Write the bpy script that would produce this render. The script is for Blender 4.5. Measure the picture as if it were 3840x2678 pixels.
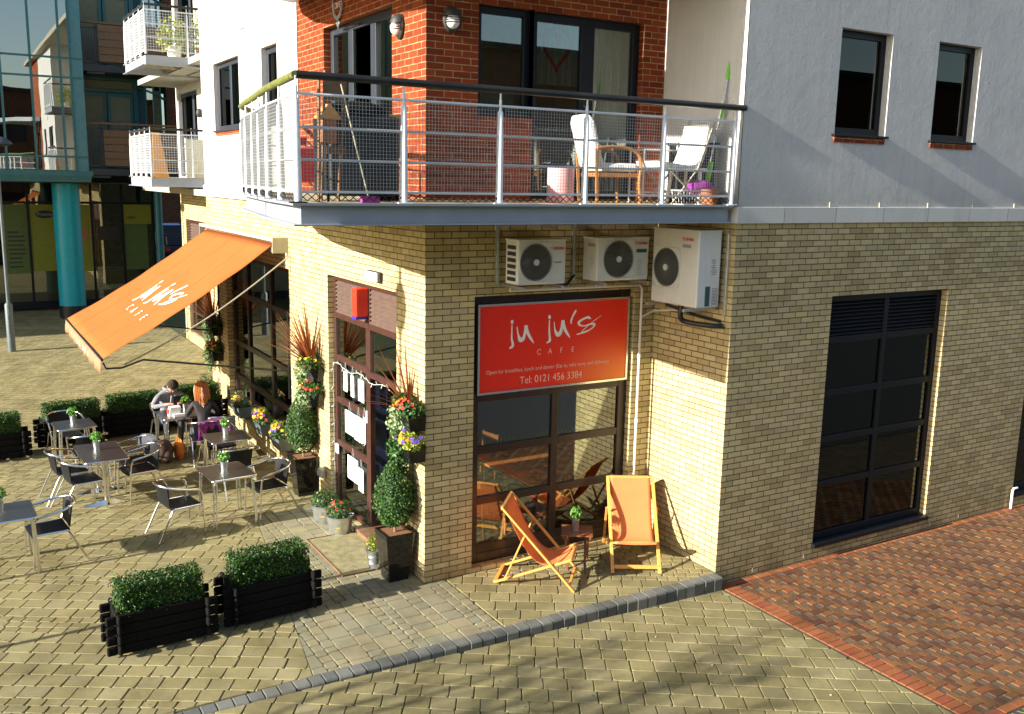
import bpy, math, random
from mathutils import Vector, Matrix
random.seed(7)
R_ = math.radians
for o in list(bpy.data.objects): bpy.data.objects.remove(o)
SC = bpy.context.scene
COL = SC.collection

# ------------------------------------------------------------------ camera
CAMPOS = Vector((-4.749, -9.892, 4.872))
YAW, PITCH, ROLL, FPX = 30.96, 10.525, 1.126, 3560.0
def cam_rows():
    y, p, r = R_(YAW), R_(PITCH), R_(ROLL)
    fwd = Vector((math.sin(y)*math.cos(p), math.cos(y)*math.cos(p), -math.sin(p)))
    right = Vector((math.cos(y), -math.sin(y), 0)); up = right.cross(fwd)
    return math.cos(r)*right + math.sin(r)*up, -math.sin(r)*right + math.cos(r)*up, fwd
CR, CU, CF = cam_rows()
cd = bpy.data.cameras.new('camera'); cam = bpy.data.objects.new('camera', cd); COL.objects.link(cam)
cam.matrix_world = Matrix(((CR.x, CU.x, -CF.x, CAMPOS.x), (CR.y, CU.y, -CF.y, CAMPOS.y), (CR.z, CU.z, -CF.z, CAMPOS.z), (0, 0, 0, 1)))
cd.sensor_fit = 'HORIZONTAL'; cd.sensor_width = 36; cd.lens = 36*FPX/3840; cd.clip_end = 800; cd.clip_start = 0.1
SC.camera = cam
def proj(p):
    v = Vector(p) - CAMPOS; d = v.dot(CF)
    if d <= 0.1: return None
    return 1920 + FPX*v.dot(CR)/d, 1339 - FPX*v.dot(CU)/d
def visible(p, m=150):
    q = proj(p)
    return q is not None and -m < q[0] < 3840+m and -m < q[1] < 2678+m

# ------------------------------------------------------------------ light
SUN_EL, SUN_AZ = 20.0, 0.8       # travel direction: +X turned 1 deg towards +Y
W = bpy.data.worlds.new('World'); SC.world = W; W.use_nodes = True
nt = W.node_tree; nt.nodes.clear()
sky = nt.nodes.new('ShaderNodeTexSky'); sky.sky_type = 'NISHITA'; sky.sun_disc = False
sky.sun_elevation = R_(SUN_EL); sky.sun_rotation = R_(267)
bg = nt.nodes.new('ShaderNodeBackground'); bg.inputs[1].default_value = 0.088
wo = nt.nodes.new('ShaderNodeOutputWorld')
nt.links.new(sky.outputs[0], bg.inputs[0]); nt.links.new(bg.outputs[0], wo.inputs[0])
sl = bpy.data.lights.new('sun', 'SUN'); sl.energy = 5.0; sl.angle = R_(0.5); sl.color = (1, 0.94, 0.84)
so = bpy.data.objects.new('sun', sl); COL.objects.link(so)
dirv = Vector((math.cos(R_(SUN_EL))*math.cos(R_(SUN_AZ)), math.cos(R_(SUN_EL))*math.sin(R_(SUN_AZ)), -math.sin(R_(SUN_EL))))
so.rotation_euler = dirv.to_track_quat('-Z', 'Y').to_euler(); so.location = (-30, -5, 20)
SC.view_settings.view_transform = 'Standard'; SC.view_settings.look = 'None'
SC.view_settings.exposure = 1.5; SC.view_settings.gamma = 1.0
SC.render.engine = 'CYCLES'
SC.cycles.max_bounces = 8; SC.cycles.transparent_max_bounces = 16

# ------------------------------------------------------------------ materials
def newmat(name):
    m = bpy.data.materials.new(name); m.use_nodes = True
    n = m.node_tree; b = n.nodes['Principled BSDF']
    return m, n, b
def N(n, t, **kw):
    x = n.nodes.new(t)
    for k, v in kw.items():
        if k.startswith('i_'): x.inputs[int(k[2:])].default_value = v
        else: setattr(x, k, v)
    return x
def rgba(c): return (c[0], c[1], c[2], 1)
def ramp(n, fac, stops):
    r = N(n, 'ShaderNodeValToRGB'); e = r.color_ramp.elements
    while len(e) < len(stops): e.new(0.5)
    for i, (p, c) in enumerate(stops): e[i].position = p; e[i].color = rgba(c)
    n.links.new(fac, r.inputs[0]); return r.outputs[0]
def math_(n, op, a, b=None):
    x = N(n, 'ShaderNodeMath', operation=op)
    for i, v in enumerate((a, b)):
        if v is None: continue
        if isinstance(v, (int, float)): x.inputs[i].default_value = v
        else: n.links.new(v, x.inputs[i])
    return x.outputs[0]
def mixc(n, fac, a, b, mode='MIX'):
    x = N(n, 'ShaderNodeMix', data_type='RGBA', blend_type=mode)
    for i, v in ((0, fac), (6, a), (7, b)):
        if isinstance(v, (int, float)): x.inputs[i].default_value = v
        elif isinstance(v, tuple): x.inputs[i].default_value = rgba(v)
        else: n.links.new(v, x.inputs[i])
    return x.outputs[2]
def noise(n, scale, vec=None, detail=4, rough=.55):
    x = N(n, 'ShaderNodeTexNoise'); x.inputs['Scale'].default_value = scale
    x.inputs['Detail'].default_value = detail; x.inputs['Roughness'].default_value = rough
    if vec is not None: n.links.new(vec, x.inputs['Vector'])
    return x.outputs[0]
def objco(n): return N(n, 'ShaderNodeTexCoord').outputs['Object']
def bump(n, b, h, dist, strength=1.0):
    x = N(n, 'ShaderNodeBump'); x.inputs['Strength'].default_value = strength; x.inputs['Distance'].default_value = dist
    n.links.new(h, x.inputs['Height']); n.links.new(x.outputs[0], b.inputs['Normal'])

def plain(name, col, rough=.5, metal=0, var=.12, nscale=6, spec=None, bmp=0, bscale=60, emit=0):
    m, n, b = newmat(name)
    c = objco(n); f = noise(n, nscale, c)
    lo = tuple(max(0, v*(1-var)) for v in col); hi = tuple(min(1, v*(1+var)) for v in col)
    n.links.new(ramp(n, f, [(.3, lo), (.7, hi)]), b.inputs['Base Color'])
    b.inputs['Roughness'].default_value = rough; b.inputs['Metallic'].default_value = metal
    if spec is not None: b.inputs['Specular IOR Level'].default_value = spec
    if bmp: bump(n, b, noise(n, bscale, c), bmp)
    if emit:
        b.inputs['Emission Color'].default_value = rgba(col); b.inputs['Emission Strength'].default_value = emit
    return m
def wall_uv(n):
    g = N(n, 'ShaderNodeNewGeometry'); sp = N(n, 'ShaderNodeSeparateXYZ'); n.links.new(g.outputs['Position'], sp.inputs[0])
    sn = N(n, 'ShaderNodeSeparateXYZ'); n.links.new(g.outputs['True Normal'], sn.inputs[0])
    ax = math_(n, 'GREATER_THAN', math_(n, 'ABSOLUTE', sn.outputs[0]), .5)
    az = math_(n, 'GREATER_THAN', math_(n, 'ABSOLUTE', sn.outputs[2]), .5)
    u = math_(n, 'ADD', math_(n, 'MULTIPLY', sp.outputs[1], ax), math_(n, 'MULTIPLY', sp.outputs[0], math_(n, 'SUBTRACT', 1, ax)))
    v = math_(n, 'ADD', math_(n, 'MULTIPLY', sp.outputs[1], az), math_(n, 'MULTIPLY', sp.outputs[2], math_(n, 'SUBTRACT', 1, az)))
    cb = N(n, 'ShaderNodeCombineXYZ'); n.links.new(u, cb.inputs[0]); n.links.new(v, cb.inputs[1])
    return cb.outputs[0], g.outputs['Position']
def brick_mat(name, cols, mortar, bw=.225, rh=.075, ms=.010, dirt=(.5, .45, .35), dirtamt=.35, bd=.006):
    m, n, b = newmat(name); uv, pos = wall_uv(n)
    wob = N(n, 'ShaderNodeVectorMath', operation='MULTIPLY_ADD')
    nz = N(n, 'ShaderNodeTexNoise'); nz.inputs['Scale'].default_value = 9; n.links.new(pos, nz.inputs['Vector'])
    sub = N(n, 'ShaderNodeVectorMath', operation='SUBTRACT'); sub.inputs[1].default_value = (.5, .5, .5); n.links.new(nz.outputs['Color'], sub.inputs[0])
    wob.inputs[1].default_value = (.006, .005, 0); n.links.new(sub.outputs[0], wob.inputs[0]); n.links.new(uv, wob.inputs[2])
    bt = N(n, 'ShaderNodeTexBrick'); n.links.new(wob.outputs[0], bt.inputs['Vector'])
    bt.inputs['Scale'].default_value = 1; bt.inputs['Brick Width'].default_value = bw; bt.inputs['Row Height'].default_value = rh
    bt.inputs['Mortar Size'].default_value = ms/2; bt.inputs['Mortar Smooth'].default_value = .15; bt.inputs['Bias'].default_value = 0
    bt.inputs['Color1'].default_value = (0, 0, 0, 1); bt.inputs['Color2'].default_value = (1, 1, 1, 1); bt.inputs['Mortar'].default_value = (.5, .5, .5, 1)
    bc = ramp(n, bt.outputs['Color'], cols)
    f1 = noise(n, 38, pos, 6, .7); f2 = noise(n, .9, pos, 5, .6)
    bc = mixc(n, math_(n, 'MULTIPLY', f1, .55), bc, tuple(v*.62 for v in cols[0][1]))
    st = ramp(n, f2, [(.48, (0, 0, 0)), (.72, (1, 1, 1))])
    bc = mixc(n, math_(n, 'MULTIPLY', st, dirtamt), bc, dirt, 'MULTIPLY')
    sp_ = N(n, 'ShaderNodeSeparateXYZ'); n.links.new(pos, sp_.inputs[0])
    damp = math_(n, 'MULTIPLY', math_(n, 'SUBTRACT', 1, math_(n, 'MINIMUM', math_(n, 'MAXIMUM', math_(n, 'MULTIPLY', math_(n, 'ADD', sp_.outputs[2], .15), 1.6), 0.0), 1.0)), ramp(n, noise(n, 2.5, pos, 4), [(.35, (0, 0, 0)), (.65, (1, 1, 1))]))
    bc = mixc(n, math_(n, 'MULTIPLY', damp, .75), bc, (.48, .50, .40), 'MULTIPLY')
    mp = N(n, 'ShaderNodeMapping'); mp.inputs['Scale'].default_value = (3.5, 3.5, .45); n.links.new(pos, mp.inputs[0])
    bc = mixc(n, math_(n, 'MULTIPLY', ramp(n, noise(n, 1.4, mp.outputs[0], 4), [(.55, (0, 0, 0)), (.72, (1, 1, 1))]), .35), bc, (.62, .58, .50), 'MULTIPLY')
    mo = ramp(n, noise(n, 7, pos, 4), [(.4, mortar), (.75, tuple(min(1, v*2.3) for v in mortar))])
    out = mixc(n, bt.outputs['Fac'], bc, mo)
    n.links.new(out, b.inputs['Base Color']); b.inputs['Roughness'].default_value = .88; b.inputs['Specular IOR Level'].default_value = .2
    # each brick tilted and set a little in or out, recessed joints, grain
    h = math_(n, 'ADD', math_(n, 'MULTIPLY', math_(n, 'SUBTRACT', 1, bt.outputs['Fac']), 1.0), math_(n, 'MULTIPLY', f1, .5))
    bump(n, b, h, bd)
    return m
def paver_mat(name, stops, moss=.25, rough=.9):
    m, n, b = newmat(name)
    g = N(n, 'ShaderNodeNewGeometry').outputs['Position']
    a = N(n, 'ShaderNodeAttribute', attribute_name='rnd')
    c = ramp(n, a.outputs['Fac'], stops)
    f1 = noise(n, 90, g, 5, .75); f2 = noise(n, 2.2, g, 4); f3 = noise(n, 14, g, 3)
    c = mixc(n, math_(n, 'MULTIPLY', ramp(n, f1, [(.35, (0, 0, 0)), (.65, (1, 1, 1))]), .35), c, (.10, .09, .06), 'MIX')
    c = mixc(n, math_(n, 'MULTIPLY', ramp(n, f2, [(.42, (0, 0, 0)), (.68, (1, 1, 1))]), .55), c, (.60, .58, .50), 'MULTIPLY')
    f4 = noise(n, .55, g, 5, .7); c = mixc(n, math_(n, 'MULTIPLY', ramp(n, f4, [(.45, (0, 0, 0)), (.62, (1, 1, 1))]), .45), c, (.70, .70, .68), 'MULTIPLY')
    vo = N(n, 'ShaderNodeTexVoronoi'); vo.inputs['Scale'].default_value = 3.2; n.links.new(g, vo.inputs['Vector'])
    c = mixc(n, math_(n, 'MULTIPLY', math_(n, 'LESS_THAN', vo.outputs['Distance'], .055), .6), c, (.05, .05, .045))
    c = mixc(n, math_(n, 'MULTIPLY', ramp(n, f3, [(.62, (0, 0, 0)), (.8, (1, 1, 1))]), moss), c, (.06, .10, .02))
    n.links.new(c, b.inputs['Base Color']); b.inputs['Roughness'].default_value = rough; b.inputs['Specular IOR Level'].default_value = .2
    bump(n, b, math_(n, 'ADD', f1, math_(n, 'MULTIPLY', f3, .8)), .004)
    return m
def leaf_mat(name, stops, rough=.45, trans=.15):
    m, n, b = newmat(name)
    a = N(n, 'ShaderNodeAttribute', attribute_name='rnd')
    c = ramp(n, a.outputs['Fac'], stops); n.links.new(c, b.inputs['Base Color'])
    b.inputs['Roughness'].default_value = rough; b.inputs['Specular IOR Level'].default_value = .35
    t = N(n, 'ShaderNodeBsdfTranslucent'); n.links.new(c, t.inputs[0])
    mx = N(n, 'ShaderNodeMixShader'); mx.inputs[0].default_value = trans
    n.links.new(b.outputs[0], mx.inputs[1]); n.links.new(t.outputs[0], mx.inputs[2])
    n.links.new(mx.outputs[0], n.nodes['Material Output'].inputs[0]); return m
def glass_mat(name, tint=(.7, .75, .72), refl=1.0, base=.03, wav=.0):
    m, n, b = newmat(name); n.nodes.remove(b)
    t = N(n, 'ShaderNodeBsdfTransparent'); t.inputs[0].default_value = rgba(tint)
    g = N(n, 'ShaderNodeBsdfGlossy'); g.inputs['Roughness'].default_value = .004; g.inputs[0].default_value = (.95, 1, .98, 1)
    fr = N(n, 'ShaderNodeFresnel'); fr.inputs[0].default_value = 1.6
    if wav:
        bp = N(n, 'ShaderNodeBump'); bp.inputs['Distance'].default_value = wav; bp.inputs['Strength'].default_value = 1
        n.links.new(noise(n, .8, objco(n), 2), bp.inputs['Height'])
        n.links.new(bp.outputs[0], g.inputs['Normal'])
    f = math_(n, 'MINIMUM', math_(n, 'ADD', math_(n, 'MULTIPLY', fr.outputs[0], refl), base), 1.0)
    mx = N(n, 'ShaderNodeMixShader'); n.links.new(f, mx.inputs[0]); n.links.new(t.outputs[0], mx.inputs[1]); n.links.new(g.outputs[0], mx.inputs[2])
    n.links.new(mx.outputs[0], n.nodes['Material Output'].inputs[0]); return m
def wood_mat(name, c1, c2, rough=.45, scale=(2, 2, 30)):
    m, n, b = newmat(name)
    mp = N(n, 'ShaderNodeMapping'); mp.inputs['Scale'].default_value = scale; n.links.new(objco(n), mp.inputs[0])
    f = noise(n, 3, mp.outputs[0], 6, .65)
    n.links.new(ramp(n, f, [(.3, c1), (.7, c2)]), b.inputs['Base Color']); b.inputs['Roughness'].default_value = rough
    bump(n, b, f, .0015); return m

M = {}
M['brick'] = brick_mat('cream_brick', [(0, (.42, .335, .165)), (.35, (.56, .455, .225)), (.7, (.67, .55, .285)), (1, (.49, .415, .24))], (.085, .052, .032), ms=.0115, dirtamt=.28, bd=.0045)
M['redbrick'] = brick_mat('red_brick', [(0, (.17, .028, .011)), (.4, (.25, .043, .012)), (.8, (.32, .060, .015)), (1, (.16, .027, .012))], (.24, .165, .08), dirtamt=.25, bd=.003)
M['band'] = brick_mat('pale_stone', [(0, (.62, .61, .57)), (1, (.72, .71, .66))], (.20, .19, .18), bw=.92, rh=5, ms=.012, dirtamt=.3, bd=.002)
def render_mat():
    m, n, b = newmat('white_render'); g = N(n, 'ShaderNodeNewGeometry').outputs['Position']
    f = noise(n, 55, g, 5, .7); f2 = noise(n, 1.3, g, 4, .6)
    mp = N(n, 'ShaderNodeMapping'); mp.inputs['Scale'].default_value = (5, 5, .5); n.links.new(g, mp.inputs[0]); f3 = noise(n, 1.6, mp.outputs[0], 4, .6)
    c = ramp(n, f2, [(.3, (.52, .515, .50)), (.7, (.59, .58, .555))])
    c = mixc(n, math_(n, 'MULTIPLY', ramp(n, f3, [(.5, (0, 0, 0)), (.75, (1, 1, 1))]), .22), c, (.75, .75, .73), 'MULTIPLY')
    sep = N(n, 'ShaderNodeSeparateXYZ'); n.links.new(g, sep.inputs[0])
    mp2 = N(n, 'ShaderNodeMapping'); mp2.inputs['Scale'].default_value = (22, 22, .35); n.links.new(g, mp2.inputs[0])
    dr = ramp(n, noise(n, 1.0, mp2.outputs[0], 3, .6), [(.56, (0, 0, 0)), (.70, (1, 1, 1))])
    c = mixc(n, math_(n, 'MULTIPLY', dr, .16), c, (.55, .54, .50), 'MULTIPLY')
    foot = math_(n, 'MULTIPLY', math_(n, 'SUBTRACT', 1, math_(n, 'MINIMUM', math_(n, 'MAXIMUM', math_(n, 'MULTIPLY', math_(n, 'SUBTRACT', sep.outputs[2], 4.62), 2.2), 0.0), 1.0)), noise(n, 5, g, 4))
    c = mixc(n, math_(n, 'MULTIPLY', foot, .55), c, (.50, .50, .42), 'MULTIPLY')
    n.links.new(c, b.inputs['Base Color']); b.inputs['Roughness'].default_value = .95; b.inputs['Specular IOR Level'].default_value = .1
    bump(n, b, math_(n, 'ADD', math_(n, 'MULTIPLY', f, .45), math_(n, 'ADD', math_(n, 'MULTIPLY', noise(n, 3.0, g, 5, .6), 1.3), math_(n, 'MULTIPLY', noise(n, 18, g, 3, .6), .45))), .020); return m
M['render'] = render_mat()
M['paver'] = paver_mat('tan_block_paving', [(0, (.225, .192, .088)), (.25, (.27, .228, .105)), (.5, (.30, .255, .118)), (.75, (.255, .22, .112)), (1, (.335, .29, .145))])
M['paver_patch'] = paver_mat('mixed_block_paving', [(0, (.25, .24, .165)), (.3, (.30, .265, .165)), (.5, (.27, .255, .17)), (.75, (.32, .285, .16)), (1, (.305, .255, .165))], moss=.2)
M['paver_red'] = paver_mat('red_block_paving', [(0, (.105, .040, .024)), (.3, (.15, .058, .026)), (.55, (.19, .082, .030)), (.8, (.225, .100, .034)), (1, (.27, .088, .030))], moss=.3)
M['paver_edge'] = paver_mat('orange_edge_blocks', [(0, (.29, .085, .03)), (.5, (.36, .12, .04)), (1, (.31, .075, .035))], moss=.1)
M['kerb'] = paver_mat('grey_kerb_blocks', [(0, (0.098, 0.106, 0.106)), (.5, (0.149, 0.155, 0.149)), (1, (0.196, 0.196, 0.172))], moss=.12)
def joint_mat():
    m, n, b = newmat('mossy_joint_sand'); g = N(n, 'ShaderNodeNewGeometry').outputs['Position']
    n.links.new(ramp(n, noise(n, 3, g, 5), [(.38, (.07, .06, .035)), (.55, (.05, .085, .015)), (.75, (.10, .16, .025))]), b.inputs['Base Color'])
    b.inputs['Roughness'].default_value = 1; bump(n, b, noise(n, 120, g, 3), .01); return m
M['joint'] = joint_mat()
M['jointred'] = plain('dark_joint_sand', (.10, .07, .04), .95, nscale=5, var=.4)
M['asphalt'] = plain('asphalt', (.05, .05, .05), .9, bmp=.004)
M['brown'] = plain('brown_painted_frame', (.050, .019, .014), .38, var=.25, nscale=10)
M['louvre'] = plain('weathered_brown_louvre', (.095, .058, .043), .6, var=.2, nscale=10)
M['darkbrown'] = plain('dark_brown_frame', (.028, .014, .012), .35, var=.2)
M['black'] = plain('black_paint', (.012, .012, .013), .4)
M['greyframe'] = plain('dark_grey_frame', (.028, .034, .045), .4)
M['blackframe'] = plain('near_black_frame', (.005, .006, .010), .45, spec=.3)
M['steel'] = plain('white_painted_steel', (.72, .75, .78), .4, var=.06)
M['beam'] = plain('grey_painted_steel', (.30, .325, .36), .45, var=.10, nscale=2)
M['rail'] = plain('black_weathered_handrail', (.018, .018, .016), .35, var=.4)
M['railtop'] = plain('mossy_handrail', (.12, .13, .02), .8, var=.6, nscale=20)
M['alu'] = plain('polished_aluminium', (.78, .78, .78), .2, 1, var=.05)
M['tabletop'] = plain('brushed_table_metal', (.34, .33, .33), .34, 1, var=.3, nscale=70, bmp=.0008, bscale=120)
M['weave'] = plain('black_wicker', (.006, .0065, .008), .6, spec=.25, var=.3, nscale=120, bmp=.003, bscale=150)
M['galv'] = plain('galvanised_metal', (.62, .66, .68), .33, .9, var=.15, nscale=12)
M['blackpot'] = plain('gloss_black_pot', (.008, .008, .008), .07)
M['timber'] = plain('black_stained_timber', (.0045, .004, .004), .8, var=.3, nscale=20, spec=.15)
M['soil'] = plain('bark_chip', (.22, .10, .04), .95, var=.6, nscale=60, bmp=.01, bscale=60)
M['leafbox'] = leaf_mat('box_leaves', [(0, (.008, .030, .005)), (.4, (.016, .060, .008)), (.75, (.038, .105, .012)), (.96, (.095, .17, .02)), (1, (.16, .09, .02))])
M['leafherb'] = leaf_mat('herb_leaves', [(0, (.05, .17, .02)), (1, (.18, .36, .05))])
M['leafherb2'] = leaf_mat('moss_blades', [(0, (.02, .05, .006)), (1, (.07, .14, .015))])
M['litterpale'] = plain('pale_litter', (.35, .34, .30), .9)
M['leafivy'] = leaf_mat('variegated_ivy', [(0, (.06, .13, .03)), (.5, (.18, .27, .10)), (1, (.50, .56, .33))])
M['leafdark'] = leaf_mat('dark_bedding_leaves', [(0, (.015, .05, .012)), (1, (.05, .13, .02))])
M['leafyel'] = leaf_mat('yellow_green_leaves', [(0, (.16, .24, .02)), (1, (.50, .52, .06))])
M['cordy'] = leaf_mat('red_cordyline_leaves', [(0, (.14, .025, .012)), (.5, (.27, .06, .022)), (1, (.42, .16, .05))], .4)
M['petalred'] = leaf_mat('red_flowers', [(0, (.35, .015, .01)), (1, (.60, .06, .03))], .6)
M['petalyel'] = leaf_mat('yellow_flowers', [(0, (.8, .45, .01)), (1, (.85, .62, .02))], .6)
M['petalora'] = leaf_mat('orange_flowers', [(0, (.8, .18, .01)), (1, (.85, .32, .02))], .6)
M['petalpur'] = leaf_mat('purple_flowers', [(0, (.09, .03, .35)), (1, (.16, .07, .5))], .6)
M['bark'] = plain('tree_bark', (.20, .14, .08), .9, var=.3, nscale=20)
M['deck'] = plain('balcony_decking', (.42, .36, .22), .8, var=.2, nscale=4)
M['slat'] = wood_mat('brown_timber_slats', (.12, .06, .03), (.24, .13, .06), .6, (3, 3, 20))
M['pine'] = wood_mat('varnished_beech', (.62, .27, .055), (.78, .40, .10), .35, (8, 8, 8))
M['redwood'] = wood_mat('reddish_hardwood', (.14, .045, .02), (.26, .09, .035), .4, (8, 30, 8))
M['innerwood'] = wood_mat('orange_cafe_wood', (.40, .12, .03), (.55, .20, .05), .4, (8, 8, 8))
def fabric(name, c, tr=.25):
    m, n, b = newmat(name)
    co = objco(n); mp = N(n, 'ShaderNodeMapping'); mp.inputs['Scale'].default_value = (1, 7, 1); n.links.new(co, mp.inputs[0])
    f = noise(n, 3, mp.outputs[0], 3)
    cc = ramp(n, f, [(.3, tuple(v*.93 for v in c)), (.7, c)])
    n.links.new(cc, b.inputs['Base Color']); b.inputs['Roughness'].default_value = .85; b.inputs['Specular IOR Level'].default_value = .15
    bump(n, b, math_(n, 'ADD', f, math_(n, 'MULTIPLY', noise(n, 300, co, 2), .1)), .006)
    t = N(n, 'ShaderNodeBsdfTranslucent'); n.links.new(cc, t.inputs[0])
    mx = N(n, 'ShaderNodeMixShader'); mx.inputs[0].default_value = tr
    n.links.new(b.outputs[0], mx.inputs[1]); n.links.new(t.outputs[0], mx.inputs[2]); n.links.new(mx.outputs[0], n.nodes['Material Output'].inputs[0]); return m
def dirty(m):
    n = m.node_tree; b = n.nodes['Principled BSDF']; src = b.inputs['Base Color'].links[0].from_socket
    c = mixc(n, math_(n, 'MULTIPLY', ramp(n, noise(n, 1.6, objco(n), 6, .7), [(.45, (0, 0, 0)), (.75, (1, 1, 1))]), .35), src, (.72, .66, .62), 'MULTIPLY')
    n.links.new(c, b.inputs['Base Color']); return m
M['awning'] = fabric('orange_awning_fabric', (.47, .148, .038))
dirty(M['awning'])
M['valance'] = fabric('faded_valance_fabric', (.50, .24, .14))
M['canvas'] = fabric('orange_canvas', (.82, .265, .095))
M['white'] = plain('white_plastic', (.82, .82, .80), .4, var=.04)
M['text'] = plain('white_lettering', (.86, .86, .84), .5, var=.02)
M['textpale'] = plain('pale_sign_lettering', (.78, .62, .50), .5, var=.02)
M['acbody'] = plain('off_white_enamel', (.68, .68, .64), .35, var=.05)
M['acdark'] = plain('dark_fan_cavity', (.03, .03, .03), .6)
M['acgrille'] = plain('grey_fan_grille', (.33, .34, .34), .45)
M['acred'] = plain('red_lettering', (.62, .03, .02), .5)
M['acgreen'] = plain('dark_green_label', (.03, .09, .10), .5)
M['glass'] = glass_mat('window_glass', (.72, .75, .72), 1.2, .04)
M['glassdark'] = glass_mat('tinted_glass', (.09, .10, .10), .5, .006)
M['glassbay'] = glass_mat('mirror_bay_glass', (.14, .18, .15), 1.0, .27, .0012)
M['glassshop'] = glass_mat('dark_shop_glass', (.75, .75, .7), .8, .05, .0012)
M['inwall'] = plain('cafe_inner_wall', (.22, .05, .03), .8)
M['indark'] = plain('dark_interior', (.02, .017, .017), .8)
M['infloor'] = plain('cafe_floor', (.07, .05, .04), .5)
M['flatwall'] = plain('flat_inner_wall', (.34, .31, .24), .9)
M['curtain'] = plain('pale_curtain', (.62, .60, .46), .9, var=.15, nscale=8)
M['teal'] = plain('teal_painted_metal', (.02, .125, .135), .4, var=.1)
M['tealcol'] = plain('turquoise_column', (.0, .30, .36), .4, var=.08)
M['tealpanel'] = plain('dark_teal_panel', (.02, .07, .06), .5)
M['tealstrip'] = plain('pale_teal_cladding', (.07, .20, .23), .45)
M['blind'] = plain('olive_blind', (.22, .21, .13), .8, var=.08)
M['yellow'] = plain('olive_yellow_poster', (.24, .22, .012), .6, var=.1)
M['greenp'] = plain('dark_green_poster', (.085, .12, .02), .6, var=.1)
M['darkbrick'] = brick_mat('dark_brick', [(0, (.10, .035, .02)), (1, (.16, .06, .03))], (.10, .08, .05))
M['concrete'] = plain('door_mat', (.25, .22, .11), .95, var=.3, nscale=9, bmp=.006, bscale=90)
M['lampmetal'] = plain('galvanised_post', (.10, .12, .13), .5, .2, var=.15)
M['skin'] = plain('skin', (.55, .27, .17), .55, var=.08)
M['hairdark'] = plain('dark_brown_hair', (.035, .018, .010), .5, var=.4, nscale=60, bmp=.006, bscale=90)
M['hairginger'] = wood_mat('ginger_hair', (.22, .055, .012), (.55, .20, .045), .4, (60, 60, 4))
M['hoodie'] = plain('grey_sweatshirt', (.19, .20, .23), .9, var=.15, nscale=12, bmp=.006, bscale=25)
M['jacket'] = plain('dark_jacket', (.022, .020, .024), .8, var=.3)
M['jeans'] = plain('dark_jeans', (.05, .055, .065), .9, var=.2)
M['shoe'] = plain('dark_shoe', (.012, .010, .010), .6)
M['bagbrown'] = plain('brown_fabric_bag', (.045, .022, .016), .8, var=.3, bmp=.01, bscale=18)
M['orangecloth'] = plain('orange_cloth', (.70, .20, .03), .9, bmp=.01, bscale=20)
M['purple'] = plain('magenta_cloth', (.26, .03, .24), .9, var=.25, nscale=14, bmp=.012, bscale=14)
M['redcloth'] = plain('red_cloth', (.62, .05, .04), .9)
M['yellowbright'] = plain('bright_yellow_card', (.75, .42, .02), .6)
M['greenbox'] = plain('dark_green_plastic', (.02, .12, .09), .5)
M['bluebox'] = plain('light_blue_plastic', (.008, .025, .045), .5)
M['fridge'] = plain('dark_blue_cabinet', (.004, .006, .022), .4)
M['slat2'] = wood_mat('brown_bentwood', (.30, .12, .03), (.42, .19, .05), .4, (8, 8, 8))
M['fangrille'] = plain('dark_grey_fan_grille', (.17, .17, .155), .45)
M['coatgrey'] = plain('grey_coat', (.055, .058, .068), .9)
M['pink'] = plain('pink_bin', (.80, .38, .38), .5)
M['greenpl'] = plain('lime_green_plastic', (.16, .55, .03), .4)
M['cushion'] = plain('white_cushion', (.76, .75, .72), .9, bmp=.01, bscale=14)
M['terracotta'] = plain('terracotta', (.42, .15, .06), .8)
M['carpaint'] = plain('silver_blue_car_paint', (.45, .62, .95), .25, .1)
M['carwin'] = plain('dark_car_glass', (.006, .007, .010), .1)
M['tyre'] = plain('tyre_rubber', (.012, .012, .012), .8)
M['alarm'] = plain('red_alarm_plastic', (.75, .035, .015), .35)
M['blue'] = plain('blue_plastic', (.03, .03, .35), .4)
M['paper'] = plain('white_paper', (.78, .80, .80), .8, var=.03)
M['ink'] = plain('black_ink', (.03, .03, .03), .8)
M['stainless'] = plain('grey_cable', (.30, .27, .20), .5)
M['fairy'] = plain('fairy_light_wire', (.55, .56, .52), .5)
M['heart'] = plain('red_bead_heart', (.9, .03, .02), .7)
M['cassette'] = plain('beige_awning_cassette', (.42, .39, .28), .6, var=.1)
M['cardboard'] = plain('cardboard', (.50, .28, .08), .9)
M['tartan'] = plain('red_tartan', (.45, .02, .03), .9, var=.5, nscale=60)
M['lime'] = plain('lime_soffit', (.45, .45, .10), .8)
def sign_mat():
    m, n, b = newmat('red_orange_sign_face')
    g = N(n, 'ShaderNodeNewGeometry'); s = N(n, 'ShaderNodeSeparateXYZ'); n.links.new(g.outputs['Position'], s.inputs[0])
    dx = math_(n, 'DIVIDE', math_(n, 'SUBTRACT', 3.05, s.outputs[0]), 1.45); dz = math_(n, 'DIVIDE', math_(n, 'SUBTRACT', s.outputs[2], 2.2), .95)
    r = math_(n, 'SQRT', math_(n, 'ADD', math_(n, 'MULTIPLY', dx, dx), math_(n, 'MULTIPLY', dz, dz)))
    n.links.new(ramp(n, r, [(.05, (.92, .26, .012)), (.45, (.90, .11, .010)), (.85, (.86, .022, .008))]), b.inputs['Base Color'])
    b.inputs['Roughness'].default_value = .35; return m
M['sign'] = sign_mat()

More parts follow.
